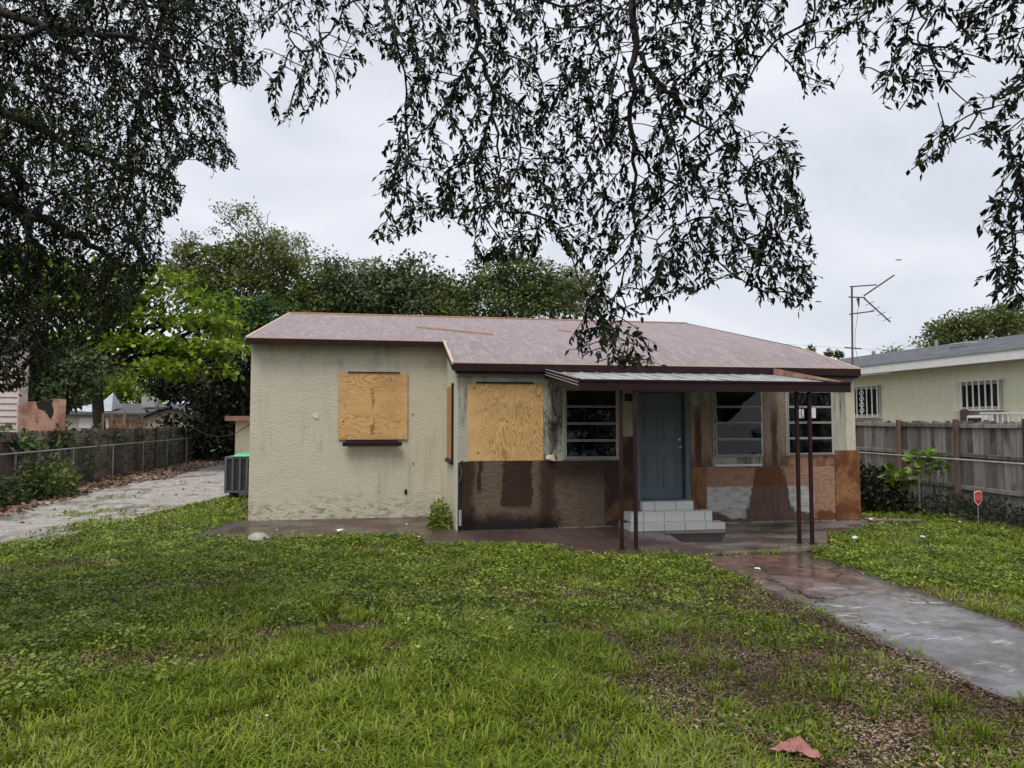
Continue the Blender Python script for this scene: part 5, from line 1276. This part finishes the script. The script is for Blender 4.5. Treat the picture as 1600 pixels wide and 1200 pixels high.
vine_spots = [(-9.75, 24.0, 1.35, .3, .7, .75, 'tall vine climbing the dark fence above the second post'), (-9.75, 21.8, 1.35, .25, .8, .35, 'rounded leafy vine clump on the left fence top'), (-9.8, 19.6, 1.72, .2, 1.6, .22, 'yellowish vine trailing along the top of the left fence'),
              (-9.7, 26.0, 1.0, .3, 1.0, .9, 'vine curtain on the left fence behind the tall vine'), (-9.7, 28.6, 1.1, .3, 1.1, .9, 'vine curtain on the left fence below the wooden stakes'), (-9.7, 31.5, 1.0, .3, 1.5, .9, 'vine mass on the far part of the left fence'), (-9.7, 35.0, .9, .3, 2.0, .8, 'dark vine mass at the far end of the left fence'), (-9.62, 23.2, .5, .2, 1.1, .6, 'thin vines low on the left fence behind the bush')]
for i, (x, y, z, a, b, c, lab) in enumerate(vine_spots):
    bush('fence_vine', lab, 'vine', (x, y, z), (a, b, c), 230 if i < 3 else 300, 0.15 if i < 3 else 0.13, 'leaf_vine' if i < 5 else 'leaf_deep', OVAL if i < 3 else DIAM, 50 + i, 'vines on the left fence', 14)
bush('dark_shrub', 'dark tangled shrub against the right fence beside the house corner', 'bush', (10.75, 14.6, 0.35), (0.8, 1.4, 0.72), 3600, 0.11, 'leaf_shade', seed=61, stems=30)
bush('dark_shrub', 'low dark undergrowth at the foot of the right fence behind the red sign', 'bush', (11.75, 12.6, 0.12), (0.35, 2.3, 0.40), 2200, 0.09, 'leaf_shade', seed=62, stems=40)
bush('green_shrub', 'green shrub beside the right house corner at the chain link fence', 'bush', (10.75, 15.6, 0.75), (0.5, 0.8, 0.55), 1500, 0.13, 'leaf_mid', seed=63)
for i, (u, v, y, s, n, lab) in enumerate(((1443, 720, 13.4, (0.30, 0.3, 0.22), 46, 'upper clump of large yellow green leaves on the right chain link fence'), (1405, 745, 13.5, (0.33, 0.3, 0.22), 50, 'lower clump of large green leaves left of the chain link post'), (1470, 727, 13.0, (0.12, 0.15, 0.16), 14, 'few large leaves hanging right of the leafy clumps'))):
    p = at_y(u, v, y)
    bush('large_leaf_vine', lab, 'vine', p, s, int(n * 1.7), 0.17, 'leaf_big', OVAL, 70 + i, 'large leaved vines on the right fence', 6, up=0.5)

# ================================================================== OVERHANGING BRANCHES
class Bough:
    """branches grown from bough lines towards twig seats that fill a set of outlines; leaves hang along each twig"""
    def __init__(self, seed): self.rng = np.random.default_rng(seed); self.rs = random.Random(seed); self.nodes = []; self.parent = []; self.kind = []; self.rad = []
    def line(self, pts, radii, link=None):
        """pts: 3-D points; subdivided; first point hangs on node link"""
        prev = link; n = 7; P = [np.array(p, float) for p in pts]
        for a in range(len(P) - 1):
            for i in range(n):
                t = i / n; w = (radii[a] * (1 - t) + radii[a + 1] * t)
                q = P[a] * (1 - t) + P[a + 1] * t + (self.rng.normal(size=3) * 0.018 if (a or i) else 0)
                self.nodes.append(q); self.parent.append(prev); self.rad.append(w); self.kind.append(0); prev = len(self.nodes) - 1
        self.nodes.append(P[-1]); self.parent.append(prev); self.rad.append(radii[-1]); self.kind.append(0)
        return len(self.nodes) - 1
    def seats(self, polys, gap, dmin, dmax, n_try, dens=None):
        """seats spread through the outlines, at distances between dmin and dmax from the viewer"""
        out = []
        for poly in polys:
            xs = [p[0] for p in poly]; ys = [p[1] for p in poly]; got = []
            area = (max(xs) - min(xs)) * (max(ys) - min(ys))
            for _ in range(int(n_try * area / 1e5)):
                u, v = self.rs.uniform(min(xs), max(xs)), self.rs.uniform(min(ys), max(ys))
                if not in_poly([u], [v], poly)[0]: continue
                if any((u - a) ** 2 + (v - b) ** 2 < gap * gap * self.rs.uniform(.4, 1.6) for a, b in got): continue
                got.append((u, v)); out.append(at_d(u, v, self.rs.uniform(dmin, dmax)))
        return np.array(out)
    def connect(self, S):
        N0 = np.array(self.nodes); start = [i for i in range(len(self.nodes)) if self.project_ok(N0[i])]
        if not start: start = list(range(len(self.nodes)))
        conn = list(start); CP = N0[conn]
        cost = np.full(len(S), 1e9); par = np.zeros(len(S), int)
        def relax(idx, p):
            d = S - p; L = np.linalg.norm(d, axis=1) + 1e-6
            c = L * (1 + 0.7 * np.maximum(0, d[:, 2] / L))
            m = c < cost; cost[m] = c[m]; par[m] = idx
        for i, p in zip(conn, CP): relax(i, p)
        left = np.ones(len(S), bool); ids = []
        for _ in range(len(S)):
            k = int(np.argmin(np.where(left, cost, 1e9))); left[k] = False
            self.nodes.append(S[k]); self.parent.append(int(par[k])); self.kind.append(1); self.rad.append(0.0); idx = len(self.nodes) - 1; ids.append(idx)
            mid = S[k]; relax(idx, mid)
        cnt = {}
        for i in reversed(ids):
            cnt[i] = cnt.get(i, 0) + 1; p = self.parent[i]
            if self.kind[p] == 1: cnt[p] = cnt.get(p, 0) + cnt[i]
        for i in ids: self.rad[i] = 0.0020 + 0.0011 * cnt[i] ** 0.5
        ch = {}
        for i in ids: ch.setdefault(self.parent[i], []).append(i)
        for _ in range(3):
            for i in ids:
                if i in ch:
                    c = max(ch[i], key=lambda k: cnt[k])
                    self.nodes[i] = self.nodes[i] * 0.5 + 0.25 * (self.nodes[self.parent[i]] + self.nodes[c])
        self.ids = ids
    def project_ok(self, p):
        u, v, d = project(p); return d > 0.5 and -500 < u < 2100 and -500 < v < 1300
    def wood(self):
        mb = MB()
        for i, p in enumerate(self.nodes):
            q = self.parent[i]
            if q is None: continue
            a, b = self.nodes[q], self.nodes[i]; L = np.linalg.norm(b - a)
            ra = max(self.rad[i], min(self.rad[q], self.rad[i] * 1.25)) if self.kind[i] == 1 else self.rad[q]
            if self.kind[i] == 1:
                m = (a + b) / 2 + self.rng.normal(size=3) * L * 0.03 + np.array([0, 0, 0.02 * L])
                mb.tube([a, m, b], [ra, (ra + self.rad[i]) / 2, self.rad[i]], 5, False)
            else: mb.tube([a, b], [self.rad[q], self.rad[i]], 8, False)
        return mb
    def leaves(self, polys, twig_len, nleaf, size, margin_ok=0.10, droop=0.8, keep_frac=1.0):
        rng, rs = self.rng, self.rs; mb = MB(); P, D = [], []; twigs = []
        for i in self.ids:
            a = self.nodes[i]; q = self.nodes[self.parent[i]]; base = a - q; base = base / (np.linalg.norm(base) + 1e-6)
            for t in range(rs.choice((1, 2, 2, 3))):
                d = base * 0.55 + rng.normal(size=3) * 0.55 + np.array([0, 0, -0.45 * droop]); d /= np.linalg.norm(d)
                L = twig_len * rs.uniform(0.6, 1.25); k = max(4, int(nleaf * L / twig_len * rs.uniform(.8, 1.2)))
                pts = [a]; step = L / k; dd = d.copy()
                for j in range(k):
                    dd = dd + np.array([0, 0, -0.075 * droop]) + rng.normal(size=3) * 0.05; dd /= np.linalg.norm(dd)
                    pts.append(pts[-1] + dd * step)
                    side = np.cross(dd, rng.normal(size=3)); side /= np.linalg.norm(side) + 1e-6
                    ld = dd * 0.65 + side * 0.75 + np.array([0, 0, -0.22 * droop])
                    P.append(pts[-1]); D.append(ld)
                P.append(pts[-1]); D.append(dd)
                twigs.append((len(P) - k - 1, pts))
        P, D = np.array(P), np.array(D)
        u, v, d = project(P + D / np.linalg.norm(D, axis=1, keepdims=True) * size * 0.7)
        ok = np.zeros(len(P), bool)
        for poly in polys: ok |= in_poly(u, v, poly)
        ok |= rng.random(len(P)) < margin_ok
        ok |= v < -30
        for (i0, pts) in twigs:
            n_ok = 0
            for j in range(len(pts)):
                if ok[i0 + j]: n_ok = j + 1
                elif j > n_ok + 1: break
            ok[i0 + n_ok + 1:i0 + len(pts)] = False
            if n_ok > 1: mb.tube(pts[:n_ok + 1:2] if n_ok > 2 else pts[:n_ok + 1], 0.0020, 3, False)
        P, D, d = P[ok], D[ok], d[ok]
        # leaves hold their blades level-ish, so seen from below they show broad
        N = rng.normal(size=P.shape) * 0.65 + np.array([0, 0, 1.0]) - 0.45 * CF
        S = size * (0.7 + 0.55 * rng.random(len(P)))
        return P, D, N, S, d, mb

def hang(root, B, polys, seats, twig_len, nleaf, size, mat, mat1, bark, n_single, margin=0.10, droop=0.8):
    S = np.concatenate([B.seats(*s) for s in seats])
    B.connect(S)
    P, D, N, Sz, dist, tw = B.leaves(polys, twig_len, nleaf, size, margin, droop)
    wood = B.wood()
    wood.build('branches', bark, root, smooth=True)
    o = tw.build('twigs', bark, root); o['kind'] = 'stuff'
    u, v, _ = project(P)
    inview = (u > 5) & (u < 1595) & (v > 5) & (v < 1195)
    order = np.argsort(np.where(inview, dist / Sz, 1e9))
    single = order[:n_single]; rest = np.setdiff1d(np.arange(len(P)), single)
    o = put('foliage', leaves_mesh('foliage', P[rest], D[rest], N[rest], Sz[rest], LANCE), mat, root); o['kind'] = 'stuff'
    T, F = LANCE; lm = np_mesh('leaf', T, F); X, Y, Z = frames(D[single], N[single])
    inv = Matrix.Translation(-ROOT_AT[root.name]); lm.materials.append(M[mat1])
    for k in range(len(single)):
        l = bpy.data.objects.new('leaf', lm); COL.objects.link(l); l.parent = root; l.matrix_parent_inverse = inv
        s = Sz[single[k]]; p = P[single[k]]
        l.matrix_basis = Matrix(((X[k][0] * s, Y[k][0] * s, Z[k][0] * s, p[0]), (X[k][1] * s, Y[k][1] * s, Z[k][1] * s, p[1]), (X[k][2] * s, Y[k][2] * s, Z[k][2] * s, p[2]), (0, 0, 0, 1)))

# --- the tree over the camera: its trunk stands behind and to the right
over = empty('overhanging_tree', (5.2, -3.2, 0), 'tree whose dark leafy boughs hang from above over the roof and the right sky', 'tree')
C_POLY = [(640, -60), (1180, -60), (1192, 60), (1185, 110), (1162, 150), (1160, 205), (1235, 200), (1268, 250), (1250, 290), (1265, 350), (1278, 440), (1262, 488), (1195, 470), (1160, 440), (1130, 430), (1100, 455), (1040, 470), (1000, 515), (1030, 550), (1025, 572), (985, 582), (910, 562), (888, 535), (905, 490), (905, 430), (880, 385), (850, 375), (835, 405), (745, 412), (735, 370), (700, 335), (665, 360), (600, 385), (572, 382), (600, 330), (593, 270), (605, 190), (640, 150), (612, 90), (600, 40)]
T_POLY = [(380, -60), (650, -60), (650, 60), (618, 92), (560, 110), (515, 165), (430, 198), (415, 140), (400, 120), (392, 40)]
R1_POLY = [(1180, -60), (1345, -60), (1335, 40), (1305, 90), (1302, 145), (1262, 155), (1240, 110), (1192, 70)]
R2_POLY = [(1335, -60), (1640, -60), (1640, 110), (1530, 95), (1500, 120), (1462, 165), (1398, 178), (1342, 120)]
R3_POLY = [(1640, 90), (1545, 130), (1500, 165), (1445, 215), (1412, 283), (1450, 265), (1500, 225), (1545, 235), (1560, 285), (1530, 330), (1545, 380), (1518, 445), (1548, 470), (1580, 485), (1640, 480)]
B1 = Bough(5)
trunk_top = (5.0, -2.6, 5.6)
B1.line([(5.2, -3.2, -0.1), (5.15, -3.1, 2.5), trunk_top], [0.34, 0.27, 0.2])
tt = len(B1.nodes) - 1
j1 = B1.line([trunk_top, (3.6, 0.5, 6.9), at_d(1000, -260, 4.4)], [0.16, 0.10, 0.035], tt)
B1.line([at_d(1000, -260, 4.4), at_d(990, 0, 4.5), at_d(984, 130, 4.5), at_d(985, 240, 4.55), at_d(992, 330, 4.6), at_d(972, 500, 4.7)], [0.030, 0.024, 0.018, 0.013, 0.008, 0.004], j1)
k1 = len(B1.nodes) - 25
B1.line([at_d(990, 80, 4.5), at_d(1040, 140, 4.4), at_d(1075, 175, 4.4), at_d(1190, 290, 4.4)], [0.014, 0.013, 0.009, 0.004], k1)
B1.line([at_d(1045, 150, 4.4), at_d(1060, 260, 4.45), at_d(1085, 390, 4.5)], [0.008, 0.006, 0.003], len(B1.nodes) - 12)
B1.line([at_d(990, 240, 4.55), at_d(1070, 300, 4.7), at_d(1200, 340, 4.8)], [0.010, 0.006, 0.003], k1 + 10)
j2 = B1.line([at_d(1000, -260, 4.4), at_d(820, -180, 4.5), at_d(735, -20, 4.6), at_d(752, 90, 4.6), at_d(775, 155, 4.6), at_d(782, 330, 4.7)], [0.028, 0.024, 0.018, 0.015, 0.010, 0.004], j1)
B1.line([at_d(735, -20, 4.6), at_d(640, -60, 4.9), at_d(540, 20, 5.0), at_d(480, 90, 5.0)], [0.010, 0.009, 0.006, 0.003], j2 - 21)
B1.line([at_d(960, -60, 4.6), at_d(930, 60, 4.8), at_d(910, 140, 4.9), at_d(880, 250, 4.9)], [0.008, 0.007, 0.005, 0.003], j1)
j3 = B1.line([trunk_top, (5.2, 0.8, 6.6), at_d(1500, -260, 4.2)], [0.14, 0.09, 0.03], tt)
B1.line([at_d(1500, -260, 4.2), at_d(1400, -80, 4.2), at_d(1440, 40, 4.2), at_d(1430, 120, 4.2)], [0.02, 0.012, 0.006, 0.003], j3)
B1.line([at_d(1500, -260, 4.2), at_d(1280, -60, 4.6), at_d(1270, 40, 4.6), at_d(1280, 110, 4.6)], [0.018, 0.010, 0.005, 0.003], j3)
B1.line([at_d(1500, -260, 4.2), at_d(1720, -40, 3.9), at_d(1610, 110, 3.9), at_d(1520, 190, 3.9), at_d(1440, 255, 3.9)], [0.02, 0.014, 0.008, 0.005, 0.003], j3)
B1.line([at_d(1720, -40, 3.9), at_d(1640, 180, 3.8), at_d(1590, 290, 3.8), at_d(1575, 420, 3.8)], [0.013, 0.010, 0.007, 0.003], len(B1.nodes) - 22)
ALLP = [C_POLY, T_POLY, R1_POLY, R2_POLY, R3_POLY]
def canopy(root, blobs, n, size, mat, seed):  # unseen crown leaves kept out of frame, added to shade the hanging boughs
    rng = np.random.default_rng(seed); B = np.array(blobs, float); w = rng.integers(0, len(B), n // 30)
    d = rand_dir(len(w), rng); c = B[w, :3] + d * (rng.random((len(w), 1)) ** 0.5) * B[w, 3:6]
    P = np.repeat(c, 30, 0) + rng.normal(size=(len(w) * 30, 3)) * 0.22
    u, v, dd = project(P); k = ~((dd > 0.2) & (v > -150) & (u > -300) & (u < 1900)); P = P[k]; m = len(P)
    o = put('unseen_shade_foliage', leaves_mesh('unseen_shade_foliage', P, rng.normal(size=(m, 3)) + (0, 0, -.5), rng.normal(size=(m, 3)) * .7 + (0, 0, 1), size * (0.7 + 0.6 * rng.random(m)), LANCE), mat, root); o['kind'] = 'stuff'
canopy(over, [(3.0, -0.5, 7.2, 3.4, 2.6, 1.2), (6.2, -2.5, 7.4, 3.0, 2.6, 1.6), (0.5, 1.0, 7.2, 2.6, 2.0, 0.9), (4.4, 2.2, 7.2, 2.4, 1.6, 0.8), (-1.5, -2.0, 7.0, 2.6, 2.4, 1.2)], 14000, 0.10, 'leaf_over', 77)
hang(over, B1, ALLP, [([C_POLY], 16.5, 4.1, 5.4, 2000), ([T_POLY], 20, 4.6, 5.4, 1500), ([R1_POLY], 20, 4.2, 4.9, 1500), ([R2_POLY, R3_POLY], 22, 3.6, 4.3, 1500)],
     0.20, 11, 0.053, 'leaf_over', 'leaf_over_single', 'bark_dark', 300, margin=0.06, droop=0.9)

# --- the dense tree on the left: trunk outside the picture
left = empty('shady_left_tree', (-9.0, 4.6, 0), 'dense dark tree canopy filling the upper left corner', 'tree')
L_POLY = [(-420, -60), (385, -60), (398, 60), (405, 125), (385, 140), (345, 125), (352, 190), (372, 262), (330, 265), (300, 245), (268, 265), (292, 300), (275, 335), (255, 345), (262, 400), (225, 450), (200, 500), (110, 550), (60, 600), (-120, 640), (-420, 600)]
B2 = Bough(9)
lt = (-8.6, 4.9, 4.0)
B2.line([(-9.0, 4.6, -0.1), (-8.9, 4.7, 2.0), lt], [0.36, 0.3, 0.24]); t2 = len(B2.nodes) - 1
for pts, rr in (([lt, at_d(-160, 260, 7.0), at_d(20, 320, 7.0), at_d(120, 370, 6.9), at_d(230, 440, 6.8)], [0.16, 0.08, 0.055, 0.035, 0.01]),
                ([lt, at_d(-160, 120, 6.6), at_d(40, 190, 6.4), at_d(160, 250, 6.3), at_d(290, 290, 6.2)], [0.16, 0.06, 0.04, 0.02, 0.006]),
                ([lt, at_d(-180, -60, 6.4), at_d(60, 40, 6.0), at_d(200, 60, 5.8), at_d(330, 110, 5.7)], [0.16, 0.06, 0.035, 0.02, 0.006]),
                ([lt, at_d(-140, 420, 7.4), at_d(0, 470, 7.4), at_d(80, 540, 7.4)], [0.14, 0.05, 0.025, 0.006]),
                ([at_d(20, 320, 7.0), at_d(60, 390, 7.2), at_d(110, 480, 7.4), at_d(150, 520, 7.4)], [0.03, 0.022, 0.012, 0.005]),
                ([at_d(-180, -60, 6.4), at_d(100, -90, 6.0), at_d(300, -60, 5.6), at_d(370, 20, 5.5)], [0.05, 0.03, 0.015, 0.005])):
    B2.line(pts, rr, t2 if pts[0] is lt else None)
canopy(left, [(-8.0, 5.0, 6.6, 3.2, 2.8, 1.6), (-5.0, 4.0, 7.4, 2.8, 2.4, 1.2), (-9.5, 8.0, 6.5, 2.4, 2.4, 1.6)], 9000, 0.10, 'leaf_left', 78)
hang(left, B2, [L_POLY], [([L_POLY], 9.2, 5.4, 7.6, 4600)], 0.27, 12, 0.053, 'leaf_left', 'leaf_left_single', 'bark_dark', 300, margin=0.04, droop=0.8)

# ================================================================== GRASS, WEEDS AND LITTER
def view_cut(P, marg=600):
    u, v, d = project(P); return (d > 1) & (u > -marg) & (u < 1600 + marg * 0.7) & (v < 1500)
def paved(x, y, grow=0.0):
    k = (np_noise(x, y, 2.3, 8) - 0.5) * 0.30; j = (np_noise(x, y, 2.3, 9) - 0.5) * 0.30
    r = np.zeros(len(x), bool)
    for poly in (WING_SLAB, PORCH): r |= in_poly(x + k, y + j, poly)
    k2 = (np_noise(x, y, 3.1, 18) - 0.5) * 0.26 * np.sign(5.3 - x) - 0.10 * np.sign(5.3 - x)
    r |= in_poly(x + k2, y, PATH)
    kd = np.clip((np_noise(x, y, 0.55, 28) - 0.25) * 2.2, 0, 2) * (np_noise(x, y, 1.7, 29) + 0.35)
    r |= in_poly(x + kd, y, DRIVE) & ~((np_noise(x, y, 0.8, 30) * 0.6 + np_noise(x, y, 3.0, 31) * 0.4 > 0.66) & (x > -7.2))
    r |= (x > XL - 0.05) & (x < XR + 0.05) & (y > YW - 0.05) | (x > XS - 0.05) & (x < XR + 0.05) & (y > YM - 0.05)
    r |= x > 12.3 + 0.1 * (y - 11.7)
    r |= x < -8.8
    return r
def bare(x, y):
    """0 = full turf, 1 = bare litter-covered earth"""
    n = np_noise(x, y, 0.9, 41) * 0.6 + np_noise(x, y, 2.3, 42) * 0.4
    b = np.clip((n - 0.55) / 0.16, 0, 1) * 0.5 * np.clip((y - 5.6) / 1.2, 0.1, 1)
    def blob(cx, cy, rx, ry, s):
        d = ((x - cx) / rx) ** 2 + ((y - cy) / ry) ** 2 + (np_noise(x, y, 1.8, 43) - 0.5) * 1.6 + (np_noise(x, y, 5.5, 48) - 0.5) * 0.9
        return s * np.clip(1.15 - d, 0, 1) * np.clip(0.45 + 0.9 * np_noise(x, y, 5.0, 47), 0, 0.95)
    for a in ((-1.95, 6.6, 0.75, 0.45, 1.0), (-0.4, 7.1, 0.6, 0.3, .8), (2.9, 7.8, 0.9, 0.5, .6), (0.4, 6.5, .6, .25, .7), (1.0, 8.6, .8, .3, .6), (-3.1, 6.3, .4, .4, .7), (2.6, 4.6, .7, .5, .6)):
        b = np.maximum(b, blob(*a))
    u, v, dd = project(np.stack([x, y, np.zeros_like(x)], 1))
    wedge = in_poly(u, v, [(940, 985), (1020, 930), (1130, 905), (1230, 940), (1700, 1140), (1700, 1400), (1090, 1400), (1130, 1190), (1010, 1110), (940, 1060)])
    b = np.maximum(b, wedge * np.clip(0.22 + 1.5 * (np_noise(x, y, 1.5, 45) * 0.5 + np_noise(x, y, 4.5, 46) * 0.5 - 0.25), 0.2, 0.95))
    e = np.clip(1.25 - (4.40 - x) / (0.65 + 0.7 * np_noise(x, y, 0.8, 44)), 0, 1) * (x < 4.45) * np.clip((9.0 - y) / 1.6, 0, 1)
    b = np.maximum(b, e * 0.95)
    e2 = np.clip(1.0 - (x - 6.1) / 0.22, 0, 1) * (x > 6.0) * (y < 9.0)
    return np.clip(np.maximum(b, e2 * 0.9), 0, 1)
def scatter(n, y0, y1, seed):
    rng = np.random.default_rng(seed)
    y = y0 + (y1 - y0) * rng.random(n)
    half = 5.0 + y * 1.05
    x = y * 0.18 + (rng.random(n) * 2 - 1) * half
    k = view_cut(np.stack([x, y, np.zeros(n)], 1)); return x[k], y[k], rng
def gz(x, y): return (np_noise(x, y, 0.7, 3) - 0.5) * 0.05 * 0 - 0.03
def grass_layer(name, label, n, y0, y1, h0, h1, w, seed, thin):
    x, y, rng = scatter(n, y0, y1, seed)
    b = bare(x, y); tuft = np_noise(x, y, 1.4, 51)
    k = ~paved(x, y) & (rng.random(len(x)) > b * thin) & (rng.random(len(x)) < 0.30 + 0.85 * tuft)
    x, y, tuft, b = x[k], y[k], tuft[k], b[k]; m = len(x)
    h = (h0 + (h1 - h0) * rng.random(m)) * (0.55 + 0.9 * tuft) * (1 - 0.45 * b)
    a = rng.random(m) * 6.2832; lean = (0.25 + 1.5 * rng.random(m) ** 1.2) * h
    ca, sa = np.cos(a), np.sin(a); ww = w * (0.6 + 0.8 * rng.random(m)) / 2
    px, py = -sa * ww, ca * ww; z0 = np.full(m, -0.03)
    V = np.empty((m, 5, 3))
    V[:, 0] = np.stack([x + px, y + py, z0], 1); V[:, 1] = np.stack([x - px, y - py, z0], 1)
    mx, my, mz = x + ca * lean * 0.35, y + sa * lean * 0.35, z0 + h * 0.62
    V[:, 2] = np.stack([mx + px * .85, my + py * .85, mz], 1); V[:, 3] = np.stack([mx - px * .85, my - py * .85, mz], 1)
    V[:, 4] = np.stack([x + ca * lean, y + sa * lean, z0 + h * (0.98 - 0.25 * rng.random(m))], 1)
    F = np.array([(0, 1, 3), (0, 3, 2), (2, 3, 4)])[None] + (np.arange(m) * 5)[:, None, None]
    o = put(name, np_mesh(name, V.reshape(-1, 3), F.reshape(-1, 3)), 'grass_blade'); tag(o, label, 'grass', kind='stuff')
grass_layer('lawn_grass', 'long green grass blades of the near lawn', 420000, 2.8, 7.2, 0.05, 0.115, 0.0095, 1, 0.96)
grass_layer('lawn_grass', 'short green grass of the middle and far lawn', 520000, 7.2, 20.0, 0.045, 0.115, 0.012, 2, 0.93)
def tufts(n, label):
    x, y, rng = scatter(n, 3.6, 13.0, 12)
    k = ~paved(x, y) & (rng.random(len(x)) > bare(x, y) * 0.6); x, y = x[k], y[k]; c = len(x); per = 46
    r = 0.045 + 0.06 * rng.random(c); hh = (0.09 + 0.10 * rng.random(c) ** 2) * np.clip(1.3 - y * 0.04, 0.7, 1.2)
    a = rng.random((c, per)) * 6.2832; q = rng.random((c, per)) ** 0.6
    bx = (x[:, None] + np.cos(a) * q * r[:, None]).ravel(); by_ = (y[:, None] + np.sin(a) * q * r[:, None]).ravel()
    h = (hh[:, None] * (0.5 + 0.6 * rng.random((c, per)))).ravel(); a = a.ravel() + rng.normal(size=c * per) * 0.5; q = q.ravel(); m = c * per
    lean = h * (0.15 + 0.9 * q * rng.random(m)); ca, sa = np.cos(a), np.sin(a); ww = 0.0042 * (0.7 + 0.6 * rng.random(m)); px, py = -sa * ww, ca * ww; z0 = np.full(m, -0.03)
    V = np.empty((m, 5, 3))
    V[:, 0] = np.stack([bx + px, by_ + py, z0], 1); V[:, 1] = np.stack([bx - px, by_ - py, z0], 1)
    mx, my, mz = bx + ca * lean * 0.4, by_ + sa * lean * 0.4, z0 + h * 0.6
    V[:, 2] = np.stack([mx + px, my + py, mz], 1); V[:, 3] = np.stack([mx - px, my - py, mz], 1)
    V[:, 4] = np.stack([bx + ca * lean * 1.1, by_ + sa * lean * 1.1, z0 + h * (0.95 - 0.3 * q)], 1)
    F = np.array([(0, 1, 3), (0, 3, 2), (2, 3, 4)])[None] + (np.arange(m) * 5)[:, None, None]
    tag(put('grass_tufts', np_mesh('grass_tufts', V.reshape(-1, 3), F.reshape(-1, 3)), 'grass_blade'), label, 'grass', kind='stuff')
tufts(2600, 'taller tufts of grass dotted over the lawn')
def weed_layer(n, y0, y1, size, seed, label):
    x, y, rng = scatter(n, y0, y1, seed)
    patch = np_noise(x, y, 0.75, 61) * 0.6 + np_noise(x, y, 2.6, 62) * 0.4
    far = np.clip((y - 5.5) / 3.0, 0, 1)
    k = ~paved(x, y) & (rng.random(len(x)) < np.clip((patch - 0.60 + 0.32 * far) / 0.2, 0, 1)) & (rng.random(len(x)) > bare(x, y) * 0.97)
    x, y, patch = x[k], y[k], patch[k]; m = len(x)
    hmp = np_noise(x, y, 4.5, 63)
    z = 0.005 + rng.random(m) ** 0.7 * (0.02 + 0.15 * hmp ** 1.5)
    P = np.stack([x, y, z], 1); D = rng.normal(size=(m, 3)); D[:, 2] *= 0.35
    N = rng.normal(size=(m, 3)) * 0.45 + np.array([0, 0, 1.0])
    o = put('ground_weeds', leaves_mesh('ground_weeds', P, D, N, size * (0.5 + rng.random(m)), DIAM, 1.5), 'weed_leaf'); tag(o, label, 'weeds', kind='stuff')
weed_layer(560000, 4.0, 14.5, 0.034, 5, 'low broad leaved weeds carpeting the lawn before the house')
weed_layer(50000, 12.0, 22.0, 0.06, 6, 'low weeds along the driveway and behind the house corner')
def litter(n, y0, y1, size, seed, mat, label, where, tpl=LANCE, name='leaf_litter'):
    x, y, rng = scatter(n, y0, y1, seed); k = where(x, y, rng); x, y = x[k], y[k]; m = len(x)
    P = np.stack([x, y, 0.006 + 0.03 * rng.random(m)], 1); D = rng.normal(size=(m, 3)); D[:, 2] *= 0.25
    N = rng.normal(size=(m, 3)) * 0.35 + np.array([0, 0, 1.0])
    o = put(name, leaves_mesh(name, P, D, N, size * (0.5 + 0.9 * rng.random(m)), tpl, 0.72 if tpl is DIAM else 1.3), mat); tag(o, label, 'leaf litter', kind='stuff')
litter(620000, 3.0, 11.5, 0.030, 7, 'dry_leaf', 'brown fallen leaves in bare patches of the lawn and along the path', lambda x, y, r: ~paved(x, y) & (r.random(len(x)) < 0.025 + 0.975 * bare(x, y) ** 1.0), DIAM)
litter(150000, 14.0, 42.0, 0.12, 8, 'dry_big_leaf', 'orange brown fallen leaves drifted along the left fence', lambda x, y, r: (x > -9.6) & (x < -7.9 + 0.03 * (y - 15) + 0.9 * (np_noise(x, y, 0.5, 71) - 0.5)) & (r.random(len(x)) < 0.8), OVAL, 'leaf_drift')
litter(9000, 9.0, 32.0, 0.06, 19, 'dry_leaf', 'scattered brown leaves and dirt crumbs on the driveway', lambda x, y, r: in_poly(x, y, DRIVE) & (np_noise(x, y, 1.2, 91) > 0.4), OVAL, 'driveway_litter')
litter(5200, 5.0, 13.5, 0.016, 9, 'petal', 'tiny white flowers dotted over the lawn', lambda x, y, r: ~paved(x, y) & (np_noise(x, y, 0.8, 81) > 0.45) & (r.random(len(x)) < 0.2), OVAL, 'white_flowers')
